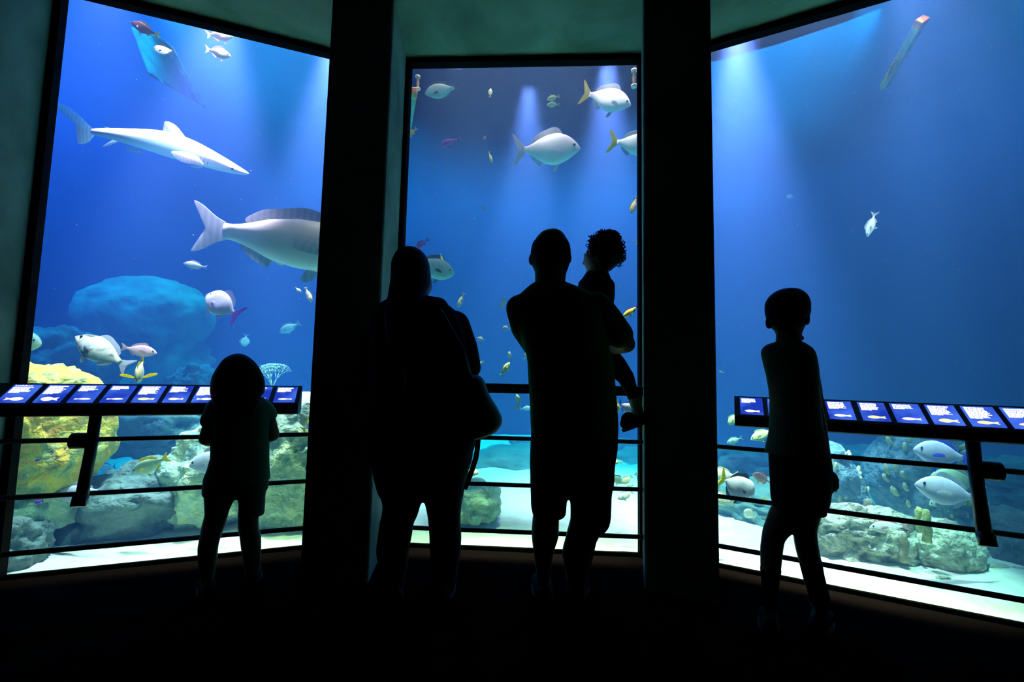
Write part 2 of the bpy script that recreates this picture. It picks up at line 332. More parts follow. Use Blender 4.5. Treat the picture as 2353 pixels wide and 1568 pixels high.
def board(w, label, ta, tb, panels, endside):
    # sloped case: back edge d .20 z 1.0, front edge d .335 z .905, lip down to .858
    r = thing('reader_board', label, 'sign', w.p((ta+tb)/2, .27, .9), 'species boards along the railings'); inv = Matrix.Translation(-r.location)
    prof = [(.195, 1.0), (.205, 1.006), (.335, .912), (.342, .905), (.342, .858), (.33, .852), (.21, .852), (.195, .87)]
    vs = [w.p(ta, d, z) for d, z in prof] + [w.p(tb, d, z) for d, z in prof]; n = len(prof)
    fs = [tuple(range(n)), tuple(range(n, 2*n))[::-1]] + [(i, i+n, (i+1) % n + n, (i+1) % n) for i in range(n)]
    me = mesh_from('casing', vs, fs); me.transform(inv); link('casing', me, M['casing'], r)
    S0 = w.p(0, .213, 1.0); dv = (w.p(0, .332, .914) - S0); L = dv.length; dv.normalize(); nn = w.t.cross(dv).normalized()
    if nn.z < 0: nn = -nn
    def at_(t, v, h=.0): return w.o*0 + S0 + w.t*t + dv*v + nn*h
    for i, (p0, p1, pic, shape, fac, lines, title) in enumerate(panels):
        cx = (p0+p1)/2; hw = (p1-p0)/2
        mb = MB(); c = at_(cx, L*.5, .002); mb.obox(c, w.t, dv, nn, hw, L*.46, .002)
        me = mb.mesh('label_panel', False); me.transform(inv); pp = link('label_panel', me, M['panel'], r)
        rnd = random.Random(i*13 + int(abs(ta)*100)); tx = MB(); y = L*.10
        base = Matrix.Translation(at_(p0 + hw*.14, 0, .0046)) @ Matrix((w.t, -dv, nn)).transposed().to_4x4()
        if title:
            fm = font_mesh(title, .0155); fm.transform(Matrix.Translation((0, -y - .007, 0))); fm.transform(base); fm.transform(inv)
            link('title_text', fm, M['print'], pp)
            y += .014; lines0 = 1
        else: lines0 = 0
        for ln in range(lines0, lines):
            big = ln == 0; hgt = .0042 if big else (.0019 if ln < 3 else .0023)
            full = hw*2*.72*(rnd.uniform(.75, 1) if ln < lines-1 else .5); x = p0 + hw*.14; xe = x + full
            y += hgt
            while x < xe:
                wl = rnd.uniform(.008, .020)*(1.2 if big else .8); wl = min(wl, xe - x + .002)
                tx.obox(at_(x + wl/2, y, .0046), w.t, dv, nn, wl/2, hgt*.8, .0004); x += wl + .0022
            y += hgt + (.003 if ln in (0, 2) else .0016)
        me = tx.mesh('body_text', False); me.transform(inv); link('body_text', me, M['print'], pp)
        fl = hw*2*.66; pts = fish_outline(shape, fac); c0 = p0 + hw*.38
        vs = [at_(c0 + px*fl, L*.80 - py*fl*.62, .0046) for px, py in pts]; vs2 = [v + nn*.0006 for v in vs]; k = len(vs)
        cc = [at_(c0 + fl*.45, L*.80, .0046), at_(c0 + fl*.45, L*.80, .0052)]
        allv = vs + vs2 + cc
        fs = [(j, (j+1) % k, 2*k) for j in range(k)] + [(j+k, (j+1) % k + k, 2*k+1) for j in range(k)] + [(j, (j+1) % k, (j+1) % k + k, j + k) for j in range(k)]
        me = mesh_from('fish_picture', allv, fs); me.transform(inv); link('fish_picture', me, PIC[pic], pp)
    return r
def trange(w, xs, y): return [t_at(w, x, y, .213)[0] for x in xs]
LX = [(36, 99), (116, 174), (189, 245), (260, 316), (328, 384), (396, 447), (459, 508), (520, 566), (577, 627), (638, 685)]
LT = [tuple(trange(WL, p, 893)) for p in LX]
info = [('pink', 'deep', -1, 8, 'Lookdown'), ('white', 'disc', 1, 10, None), ('white', 'long', -1, 6, None), ('white', 'long', -1, 4, None), ('yellow', 'std', 1, 10, None),
        ('pink', 'std', 1, 7, None), ('white', 'std', -1, 11, None), ('white', 'std', 1, 7, None), ('white', 'deep', 1, 5, None), ('white', 'long', 1, 6, None)]
board(WL, 'sloping backlit board of blue fish labels behind the little girl, left window', -.02, t_at(WL, 695, 888, .2)[0], [a + b for a, b in zip(LT, info)], 1)
RX = [(1700, 1751), (1762, 1815), (1828, 1883), (1895, 1953), (1968, 2029), (2042, 2108), (2122, 2189), (2204, 2278), (2294, 2374)]
RT = [tuple(t_at(WR, x, 919 + (x-1700)*.037, .213)[0] for x in p) for p in RX]
info = [('white', 'std', 1, 5, None), ('white', 'deep', 1, 6, None), ('white', 'std', -1, 7, None), ('white', 'std', 1, 8, None), ('yellow', 'box', 1, 8, None),
        ('pink', 'std', 1, 5, None), ('yellow', 'deep', 1, 10, None), ('yellow', 'box', 1, 12, None), ('orange', 'std', 1, 9, None)]
board(WR, 'sloping backlit board of blue fish labels beside the standing boy, right window', t_at(WR, 1687, 915, .2)[0], WR.t1 + .04, [a + b for a, b in zip(RT, info)], -1)
# ribbed black floor mat along the windows (short shiny ribs seen below the glass)
# ------------------------------------------------------------------ rocks and corals
M['rock_teal'] = multi('grey_green_rock', [(.25, (.06, .10, .09)), (.5, (.17, .23, .19)), (.75, (.32, .38, .30))], scale=2.5, bump=.9, bscale=9, dist=.10)
M['rock_far'] = multi('algae_rock', [(.25, (.08, .15, .11)), (.6, (.18, .30, .21)), (.8, (.26, .38, .27))], scale=1.4, bump=.6, bscale=5, dist=.08)
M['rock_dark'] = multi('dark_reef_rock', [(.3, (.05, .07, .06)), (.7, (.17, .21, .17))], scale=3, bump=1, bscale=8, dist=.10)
M['coral_yellow'] = multi('yellow_coral_rock', [(.30, (.16, .26, .10)), (.42, (.55, .55, .16)), (.52, (.92, .72, .08)), (.62, (.95, .52, .06)), (.75, (.62, .66, .26))], scale=6, bump=1, bscale=14, dist=.06, distort=1.2)
M['rubble'] = multi('encrusted_rubble', [(.28, (.14, .16, .11)), (.45, (.50, .48, .30)), (.58, (.78, .72, .50)), (.72, (.45, .55, .32))], scale=9, bump=1, bscale=22, dist=.06, distort=1.0)
M['rubble_pale'] = multi('pale_green_rubble', [(.28, (.18, .34, .26)), (.5, (.52, .66, .42)), (.62, (.70, .80, .40)), (.76, (.40, .60, .48))], scale=7, bump=1, bscale=16, dist=.06)
M['coral_blue'] = multi('lumpy_coral', [(.3, (.12, .22, .26)), (.55, (.26, .40, .42)), (.75, (.42, .54, .48))], scale=9, bump=1, bscale=16, dist=.06)
M['knob'] = plain('yellow_coral_tip', (.75, .68, .30), .8, var=.3, vscale=20)
M['sponge'] = plain('brown_sponge', (.32, .26, .14), .9, bump=.8, bscale=30, var=.4, vscale=12)
M['sponge2'] = plain('yellow_sponge', (.45, .42, .12), .9, bump=.8, bscale=30, var=.4, vscale=12)
M['fan'] = plain('pale_sea_fan', (.35, .48, .36), .9)
def rock_mesh(name, rx, ry, rz, seed, amp=.18, freq=1.6, sub=5, box=1.0, lump=0.0):
    bm = bmesh.new(); bmesh.ops.create_icosphere(bm, subdivisions=sub, radius=1)
    so = Vector((seed*7.13, seed*3.7, seed*1.9))
    for v in bm.verts:
        d = v.co.normalized()
        q = Vector([math.copysign(abs(c)**box, c) for c in d])
        k = 1 + amp*(noise.noise(d*freq + so)*1.0 + .5*noise.noise(d*freq*2.3 + so) + .28*noise.noise(d*freq*5 + so) + .14*noise.noise(d*freq*11 + so))
        if lump: k += lump*max(0, noise.noise(d*freq*4 + so*2))
        v.co = Vector((q.x*rx, q.y*ry, q.z*rz))*k
    me = bpy.data.meshes.new(name); bm.to_mesh(me); bm.free(); me.polygons.foreach_set('use_smooth', [True]*len(me.polygons)); return me
def rock(name, label, x0, y0, x1, y1, D, mat, seed, cat='rock', dr=None, amp=.22, freq=1.5, sub=5, box=.85, rot=0.0, group=None, lump=0.0):
    c = at((x0+x1)/2, (y0+y1)/2, D); rx = (x1-x0)/2*D/FPX; rz = (y1-y0)/2*D/FPX; ry = dr or min(rx, rz)*.9
    o = link(name, rock_mesh(name, rx, ry, rz, seed, amp, freq, sub, box, lump), mat)
    o.location = c; o.rotation_euler = (0, rot, 0); tag(o, label, cat, group); return o
G1 = 'reef rocks behind the left window'; G3 = 'reef rocks behind the right window'
rock('coral_boulder', 'big mustard yellow coral boulder at the lower left edge of the left window', -150, 826, 192, 1150, 3.25, M['coral_yellow'], 1, dr=.42, amp=.16, freq=1.6, box=.82, group=G1, lump=.12)
rock('rock', 'grey green pitted rock under the yellow coral boulder', -120, 1075, 158, 1260, 3.2, M['rubble_pale'], 2, dr=.3, amp=.3, group=G1)
rock('rock', 'low rounded rock touching the left frame at the very bottom', -120, 1180, 100, 1345, 2.95, M['rock_teal'], 3, dr=.2, amp=.25, group=G1)
rock('boulder', 'tall mushroom shaped teal boulder far back in the left window', 208, 640, 456, 830, 7.0, M['rock_far'], 4, dr=.8, amp=.14, freq=1.2, group=G1)
rock('boulder', 'dim trunk of rock standing under the mushroom shaped boulder', 285, 745, 462, 960, 7.1, M['rock_far'], 5, dr=.7, amp=.3, group=G1)
rock('rock', 'pale blue shoulder of rock left under the mushroom shaped boulder', 212, 735, 345, 860, 7.3, M['rock_teal'], 6, dr=.5, amp=.25, group=G1)
rock('rock', 'dark flat topped rock rising behind the yellow coral boulder', 30, 752, 232, 930, 5.4, M['rock_dark'], 7, dr=.6, amp=.28, group=G1)
rock('rock', 'knobbly rock low beside the dome trunk, above the sign board', 405, 845, 478, 935, 5.6, M['rock_teal'], 8, dr=.3, amp=.4, group=G1)
rock('rock', 'wide blue green rock wall just under the left sign board', 215, 905, 520, 1045, 5.0, M['rock_teal'], 9, dr=.5, amp=.30, group=G1)
rock('rock', 'broad rock wall above the sand in the middle of the left window', 205, 1070, 470, 1232, 3.72, M['rock_teal'], 10, dr=.4, amp=.32, group=G1)
rock('rock', 'rock pillar rising behind the girl between the two lower rail bars', 415, 985, 600, 1222, 3.85, M['rubble_pale'], 11, dr=.4, amp=.34, group=G1)
rock('rock', 'bright green crusted rock wall at the right end of the left window', 585, 930, 800, 1212, 3.85, M['rubble_pale'], 12, dr=.4, amp=.26, freq=2.2, group=G1)
rock('rock', 'dark boulder in the cave mouth low on the left', 95, 1165, 265, 1258, 3.5, M['rock_dark'], 13, dr=.3, amp=.2, group=G1)
rock('rock', 'dark rock shelf far behind the pale yellow fish', 180, 985, 335, 1115, 6.2, M['rock_dark'], 14, dr=.5, amp=.25, group=G1)
rock('rock', 'round crusty rock on the sand between the woman and the man', 1045, 1110, 1147, 1200, 3.98, M['rubble_pale'], 15, dr=.25, amp=.28, freq=2, group='reef rocks behind the centre window')
rock('rock', 'hazy blue reef mound far behind the round crusty rock', 1060, 1035, 1330, 1140, 6.6, M['rock_far'], 16, dr=.8, amp=.3, group='reef rocks behind the centre window')
rock('rock', 'dim reef mound far back at the right edge of the centre window', 1385, 1035, 1540, 1120, 7.0, M['rock_far'], 17, dr=.7, amp=.3, group='reef rocks behind the centre window')
rock('rock', 'faint reef mound far back between the dark pillar and the boy', 1640, 1108, 1900, 1200, 4.5, M['rock_far'], 18, dr=.6, amp=.3, group=G3)
rock('rock', 'crusty rubble ridge lying on the sand right of the boy', 1862, 1172, 2120, 1296, 3.42, M['rubble'], 19, dr=.26, amp=.34, freq=2.4, group=G3)
rock('rock', 'rounded pink and cream crusted boulder resting on the bright sand', 2074, 1194, 2236, 1322, 3.28, M['rubble'], 20, dr=.24, amp=.12, freq=3.2, box=1.0, group=G3)
rock('rock', 'dark rock at the lower right corner behind the pebbles', 2268, 1185, 2470, 1345, 3.35, M['rock_dark'], 21, dr=.25, amp=.3, group=G3)
rock('rock', 'dim blue reef slope at the right edge behind the rail bracket', 2235, 1060, 2480, 1225, 4.4, M['rock_dark'], 22, dr=.6, amp=.3, group=G3)
rock('rock', 'added dark hump masking bright far sand against the pillar, above the faint mound', 1590, 1030, 1790, 1125, 5.9, M['rock_dark'], 41, dr=.5, amp=.3, group=G3)  # this and the next three ridges are added to darken over-bright far sand
rock('rock', 'long added dark ridge masking bright far sand behind the leaning blue coral', 1760, 1022, 2070, 1130, 6.3, M['rock_dark'], 42, dr=.6, amp=.3, group=G3)
rock('rock', 'added dark ridge masking bright far sand left in the centre window behind the woman', 880, 1035, 1090, 1130, 6.2, M['rock_dark'], 43, dr=.5, amp=.3, group='reef rocks behind the centre window')
rock('rock', 'long low added dark ridge masking the farthest sand in the centre window', 1180, 1010, 1480, 1100, 7.6, M['rock_dark'], 44, dr=.6, amp=.3, group='reef rocks behind the centre window')
for x, y, wd, hh, D, sd, lab in [(2240, 1297, 38, 24, 3.13, 31, 'pale yellow pebble right beside the crusted boulder'), (2298, 1306, 44, 18, 3.12, 32, 'flat green pebble on the sand, second right of the crusted boulder'),
        (2342, 1313, 34, 20, 3.1, 33, 'olive pebble on the sand at the right edge of the photo'), (2166, 1330, 30, 14, 2.97, 34, 'low yellow stone half buried in sand in front of the crusted boulder')]:
    rock('pebble', lab, x - wd/2, y - hh/2, x + wd/2, y + hh/2, D, M['rubble'], sd, cat='pebble', amp=.25, sub=4, group='pebbles on the sand')
def barrel_coral(label, spine, rads, D, knobs, seed):
    pts = [at(x, y, D + dd) for x, y, dd in spine]; mb = MB(); rr = [r*D/FPX for r in rads]
    # resample
    P = []; R_ = []
    for i in range(len(pts)-1):
        for k in range(8):
            u = k/8; P.append(pts[i].lerp(pts[i+1], u)); R_.append(rr[i]*(1-u) + rr[i+1]*u)
    P.append(pts[-1]); R_.append(rr[-1]); mb.tube(P, R_, 48)
    me = mb.mesh('coral'); so = Vector((seed, seed*2, 0)); cen = sum(P, Vector())/len(P)
    for v in me.vertices:
        q = Vector(v.co); nrm = v.normal
        v.co = q + nrm*(.10*noise.noise(q*3 + so) + .05*noise.noise(q*8 + so) + .03*noise.noise(q*18 + so))
    base = Vector((pts[-1].x, pts[-1].y, pts[-1].z)); root = thing('barrel_coral', label, 'coral', base, 'upright corals behind the right window')
    me.transform(Matrix.Translation(-base)); link('coral_body', me, M['coral_blue'], root)
    rnd = random.Random(seed)
    for k in range(knobs):
        i = rnd.randrange(2, len(P)-3); r = R_[i]; a = rnd.uniform(-.46*math.pi, .46*math.pi)
        out = (-_F*math.cos(a) + CR*math.sin(a)); c = P[i] + out*r*1.0 - base
        tip = MB(); h = rnd.uniform(.035, .07)
        tip.tube([c - out*.03 - Z*.02, c + out*.012 + Z*h*.3, c + out*.02 + Z*h, c + out*.02 + Z*h*1.15], [.022, .02, .012, .004], 8)
        tip.build('coral_tip', M['knob'], root)
barrel_coral('leaning lumpy blue coral column just right of the boy', [(1895, 1030, 0), (1910, 1090, 0), (1928, 1145, 0), (1940, 1215, 0)], [36, 52, 58, 50], 4.1, 34, 5)
barrel_coral('wide blue grey coral vase with yellow tips behind the big silver fish', [(2100, 985, 0), (2112, 1060, 0), (2126, 1130, 0), (2140, 1225, 0)], [64, 96, 100, 74], 4.1, 60, 9)
def sponge(label, x, y0, y1, wpx, D, mat, seed):
    mb = MB(); rnd = random.Random(seed); n = 9; pts = []; rr = []
    for i in range(n):
        u = i/(n-1); pts.append(at(x + rnd.uniform(-3, 3), y0 + (y1-y0)*u, D)); rr.append(wpx/2*D/FPX*(.55 + .45*min(1, u*4 + .1) + rnd.uniform(-.12, .12)))
    b = pts[-1].copy(); mb.tube(pts, rr, 12); me = mb.mesh('sponge'); me.transform(Matrix.Translation(-b)); o = link('sponge', me, mat); o.location = b
    tag(o, label, 'sponge', 'finger sponges on the reef')
sponge('brown finger sponge standing at the left end of the rubble ridge', 1995, 1150, 1215, 24, 3.6, M['sponge'], 1)
sponge('mustard finger sponge, left of the pair above the crusted boulder', 2112, 1168, 1228, 18, 3.25, M['sponge2'], 2)
sponge('mustard finger sponge, right of the pair above the crusted boulder', 2129, 1172, 1245, 18, 3.1, M['sponge2'], 3)
sponge('dark brown finger sponge low in front of the rubble ridge', 2078, 1225, 1290, 16, 3.1, M['sponge'], 4)
# sea fan
def sea_fan(label, x, y, wpx, hpx, D):
    base = at(x, y + hpx, D); root = thing('sea_fan', label, 'sea fan', base); mb = MB(); rnd = random.Random(3)
    def br(p, a, ln, r, lv):
        q = p + (CR*math.sin(a) + Z*math.cos(a))*ln + _F*rnd.uniform(-.02, .02); mb.tube([p, q], [r, r*.7], 6)
        if lv > 0:
            for da in (-.42, 0, .38): br(q, a + da + rnd.uniform(-.12, .12), ln*.72, r*.7, lv-1)
    br(Vector((0, 0, 0)), 0, hpx*D/FPX*.33, .011, 5)
    mb.build('fan_branches', M['fan'], root); MB().ball((0, 0, -.02), .05, sc=(1, 1, .6)).build('holdfast', M['fan'], root)
sea_fan('dim lacy sea fan growing right of the girl behind the left window', 625, 835, 40, 85, 5.0)
# timbers and fittings hanging in the water near the surface
M['timber'] = plain('algae_green_timber', (.22, .52, .36), .8, bump=.6, bscale=15, var=.35, vscale=7)
M['endgrain'] = plain('rusty_timber_end', (.85, .38, .12), .8, var=.4, vscale=20)
M['weed'] = plain('yellow_weed', (.55, .50, .12), .9, var=.4, vscale=15)
def timber(label, xa, ya, xb, yb, Da, Db, wpx, weed=None, cap=True):
    a = at(xa, ya, Da); b = at(xb, yb, Db); ax = (b - a).normalized(); w_ = wpx*Da/FPX/2
    u = ax.cross(_F).normalized(); v = ax.cross(u).normalized(); root = thing('hanging_timber', label, 'timber', a, 'squared timbers hanging in the tank')
    me = MB().obox((b - a)/2, ax, u, v, (b-a).length/2, w_, w_*.8).mesh('beam', False); o = link('beam', me, M['timber'], root); bevel(o, .006, 2)
    if cap: me = MB().obox(-ax*.02, ax, u, v, .035, w_*1.08, w_*.88).mesh('end_cap', False); o = link('end_cap', me, M['endgrain'], root); bevel(o, .008, 2)
    if weed:
        for sgn, q in weed:
            p = (b - a)*q; mb = MB()
            for k in range(7): mb.tube([p, p + u*sgn*w_*1.2 + ax*(k-3)*.015, p + u*sgn*w_*3.2 + ax*((k-3)*.03) - Z*.01*k], [.012, .014, .003], 6)
            mb.build('weed_tuft', M['weed'], root)
timber('green squared timber with a rust orange end high in the right window', 2112, 58, 2034, 196, 3.6, 4.1, 21, [(-1, .55), (-1, .66)])
timber('short green timber with an orange end at the left edge of the centre window', 951, 216, 938, 300, 3.6, 4.2, 15)
timber('dim teal timber slanting down through the top of the left window', 388, 118, 464, 236, 5.2, 6.0, 13, [(1, .5)], cap=False)
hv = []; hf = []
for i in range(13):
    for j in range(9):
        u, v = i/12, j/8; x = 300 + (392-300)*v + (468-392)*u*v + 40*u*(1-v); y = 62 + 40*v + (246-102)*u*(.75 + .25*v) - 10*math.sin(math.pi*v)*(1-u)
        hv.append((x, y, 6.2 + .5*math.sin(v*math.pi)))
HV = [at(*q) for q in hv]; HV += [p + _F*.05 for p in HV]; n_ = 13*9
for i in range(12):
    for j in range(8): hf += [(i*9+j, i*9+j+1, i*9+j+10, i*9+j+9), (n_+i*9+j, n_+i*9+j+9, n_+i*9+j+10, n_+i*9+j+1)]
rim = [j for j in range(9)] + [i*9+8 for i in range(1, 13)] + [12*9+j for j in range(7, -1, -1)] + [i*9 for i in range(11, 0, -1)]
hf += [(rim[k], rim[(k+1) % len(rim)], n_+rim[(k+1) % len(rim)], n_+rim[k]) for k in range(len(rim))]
tag(link('curved_panel', mesh_from('curved_panel', HV, hf, True), M['rock_far']), 'dim teal curved panel behind the slanting timber, upper left window', 'hull panel')  # curved teal sheet behind the slanting timber
M['brass'] = plain('weathered_brass', (.75, .50, .22), .5, metal=.3, var=.3, vscale=20)
M['bulb'] = plain('pale_knob', (.75, .85, .75), .6)
def fitting(label, x, y0, y1, wpx, D):
    a = at(x, y0, D); b = at(x, y1, D); s = wpx/2*D/FPX; root = thing('hanging_float', label, 'float', a, 'small waisted floats hanging near the surface'); v = b - a
    MB().tube([v*0 + v*.12, v*.25, v*.5, v*.75, v*.9], [s*.7, s*.45, s*.62, s*.42, s*.6], 12).build('stem', M['brass'], root)
    for q in (.08, .90): MB().tube([v*(q-.09), v*(q-.05), v*(q+.05), v*(q+.09)], [s*.7, s, s, s*.7], 12).build('end_knob', M['bulb'], root)
fitting('small orange and white waisted float at the top left corner of the centre window', 960, 174, 208, 12, 3.7)
fitting('small pink and white waisted float at the top right corner of the centre window', 1457, 159, 202, 14, 3.5)

# specks drifting in the water
rnd = random.Random(11); mb = MB()
for k in range(420):
    x = rnd.choice((rnd.uniform(60, 720), rnd.uniform(940, 1465), rnd.uniform(1650, 2350))); y = rnd.uniform(20, 1230); D = rnd.uniform(3.0, 5.0)
    c = at(x, y, D); r_ = rnd.uniform(.0012, .0032); q = Vector((rnd.uniform(-1, 1), rnd.uniform(-1, 1), rnd.uniform(-1, 1))).normalized()*r_
    mb.add([c + q, c - q*.4 + q.orthogonal()*.8, c - q*.4 - q.orthogonal()*.8, c - q*.5 + q.cross(q.orthogonal()).normalized()*r_*.8], [(0, 1, 2), (0, 2, 3), (0, 3, 1), (1, 3, 2)])
tag(link('drifting_specks', mb.mesh('specks', False), plain('pale_specks', (.9, .9, .9), .6)), 'tiny pale specks drifting in the tank water', 'specks', kind='stuff')
# ------------------------------------------------------------------ fish
def fmat(name, col, rough=.45, var=.12, vs=10): return plain('fish_' + name, col, rough, var=var, vscale=vs, spec=.4)
FM = dict(white=fmat('white', (.86, .84, .88), .4, .05), silver=fmat('silver', (.62, .66, .74)), lilac=fmat('lilac', (.62, .60, .85)), teal=fmat('teal', (.30, .52, .48)), green=fmat('green', (.50, .66, .38)),
          dark=fmat('dark', (.09, .15, .14)), purple=fmat('purple', (.34, .10, .60)), yellow=fmat('yellow', (.90, .78, .05)), pink=fmat('pink', (.85, .48, .46)), cream=fmat('cream', (.86, .82, .62)),
          navy=fmat('navy', (.04, .10, .16)), blue=fmat('blue', (.12, .14, .85)), orange=fmat('orange', (.85, .45, .12)), grey=fmat('grey', (.42, .43, .45)), brown=fmat('brown', (.16, .10, .09)))
def finmat(src):
    col = tuple(src.node_tree.nodes['Principled BSDF'].inputs['Base Color'].default_value); m = bpy.data.materials.new(src.name + '_fin'); m.use_nodes = True; nt = m.node_tree; nt.nodes.clear()
    d = nt.nodes.new('ShaderNodeBsdfDiffuse'); t = nt.nodes.new('ShaderNodeBsdfTranslucent'); mx = nt.nodes.new('ShaderNodeMixShader'); o = nt.nodes.new('ShaderNodeOutputMaterial')
    tc = nt.nodes.new('ShaderNodeTexCoord'); w = nt.nodes.new('ShaderNodeTexWave'); w.inputs['Scale'].default_value = 9; w.inputs['Distortion'].default_value = 1.5; r = nt.nodes.new('ShaderNodeValToRGB')
    r.color_ramp.elements[0].color = (col[0]*.86, col[1]*.86, col[2]*.86, 1); r.color_ramp.elements[1].color = col
    nt.links.new(tc.outputs['Object'], w.inputs['Vector']); nt.links.new(w.outputs['Fac'], r.inputs['Fac'])
    for q in (d, t): nt.links.new(r.outputs['Color'], q.inputs['Color'])
    mx.inputs[0].default_value = .55; nt.links.new(d.outputs[0], mx.inputs[1]); nt.links.new(t.outputs[0], mx.inputs[2]); nt.links.new(mx.outputs[0], o.inputs[0]); return m
FN = {k: finmat(v) for k, v in FM.items()}
FM['mottled'] = multi('fish_mottled', [(.36, (.06, .07, .07)), (.44, (.45, .48, .40)), (.56, (.82, .84, .74)), (.7, (.35, .36, .30))], scale=5, bump=0, rough=.5)
FM['eye'] = plain('fish_eye', (.01, .01, .012), .15); FM['eyering'] = plain('fish_eye_ring', (.75, .72, .60), .4)
PROF = dict(
    std=([(0, 0), (.02, .16), (.06, .38), (.12, .62), (.2, .84), (.3, .98), (.38, 1), (.5, .9), (.62, .66), (.72, .38), (.8, .22), (.84, .22)],
         [(0, 0), (.02, .10), (.06, .26), (.12, .46), (.2, .70), (.32, .95), (.42, 1), (.54, .88), (.65, .58), (.74, .30), (.8, .2), (.84, .2)], .36),
    slender=([(0, 0), (.03, .25), (.1, .6), (.22, .92), (.35, 1), (.5, .9), (.66, .6), (.78, .26), (.84, .2)],
             [(0, 0), (.03, .2), (.1, .5), (.22, .85), (.36, 1), (.52, .9), (.68, .55), (.78, .24), (.84, .2)], .5),
    deep=([(0, 0), (.02, .18), (.06, .45), (.12, .74), (.2, .95), (.3, 1), (.42, .97), (.55, .80), (.68, .48), (.78, .18), (.84, .13)],
          [(0, 0), (.02, .14), (.06, .32), (.12, .52), (.22, .80), (.36, 1), (.5, .96), (.62, .74), (.72, .40), (.79, .16), (.84, .12)], .28),
    surgeon=([(0, 0), (.01, .16), (.04, .42), (.09, .72), (.16, .93), (.26, 1), (.42, .98), (.58, .84), (.7, .50), (.79, .15), (.84, .11)],
             [(0, 0), (.02, .14), (.06, .28), (.13, .56), (.24, .84), (.38, 1), (.52, .98), (.66, .66), (.76, .28), (.8, .13), (.84, .1)], .26),
    grouper=([(0, 0), (.03, .24), (.1, .58), (.2, .86), (.3, 1), (.45, .98), (.6, .78), (.7, .52), (.78, .34), (.84, .32)],
             [(0, 0), (.02, .22), (.08, .5), (.18, .82), (.3, 1), (.45, .98), (.58, .84), (.7, .5), (.78, .32), (.84, .30)], .55))
_cache = {}
def smooth_prof(pr, s):
    xs = [p[0] for p in pr]; ys = [p[1] for p in pr]; xs2 = np.sqrt(np.array(xs)); return float(np.interp(math.sqrt(s), xs2, ys))
def body_mesh(shape, hr, bend):
    top, bot, wr = PROF[shape]; ns = 26; nr = 20; vs = []; fs = []
    for i in range(ns+1):
        s = .84*(i/ns)**1.25; t_ = smooth_prof(top, s)*hr/2; b_ = smooth_prof(bot, s)*hr/2
        wv = wr*hr*max(t_, b_)/hr*(1.0 if s < .6 else 1 - .25*(s-.6)/.24); yb = bend*(s-.3)**2*1.6
        for k in range(nr):
            a = 2*math.pi*k/nr; sz = math.sin(a); cy = math.cos(a)
            vs.append((-s, wv*math.copysign(abs(cy)**.85, cy) + yb, (t_ if sz > 0 else b_)*sz))
    for i in range(ns):
        for k in range(nr): fs.append((i*nr+k, (i+1)*nr+k, (i+1)*nr+(k+1) % nr, i*nr+(k+1) % nr))
    fs.append(tuple(range(ns*nr, ns*nr+nr)))
    return mesh_from('body', vs, fs, True)
def chaikin(pts, it=2):
    for _ in range(it):
        q = []
        for i in range(len(pts)):
            a, b = pts[i], pts[(i+1) % len(pts)]; q += [tuple(.8*x + .2*y for x, y in zip(a, b)), tuple(.2*x + .8*y for x, y in zip(a, b))]
        pts = q
    return pts
def fin_mesh(pts, th=.008, tip=.25, bend=0, bm_=True):     # pts outline (x, z); thickest in the middle
    pts = chaikin(pts)
    c = (sum(p[0] for p in pts)/len(pts), sum(p[1] for p in pts)/len(pts)); n = len(pts)
    yb = lambda x: bend*(-x-.3)**2*1.6
    vs = [(p[0], yb(p[0]) + th*tip, p[1]) for p in pts] + [(p[0], yb(p[0]) - th*tip, p[1]) for p in pts] + [(c[0], yb(c[0]) + th, c[1]), (c[0], yb(c[0]) - th, c[1])]
    fs = [(i, (i+1) % n, 2*n) for i in range(n)] + [((i+1) % n + n, i+n, 2*n+1) for i in range(n)] + [(i, i+n, (i+1) % n + n, (i+1) % n) for i in range(n)]
    return mesh_from('fin', vs, fs)
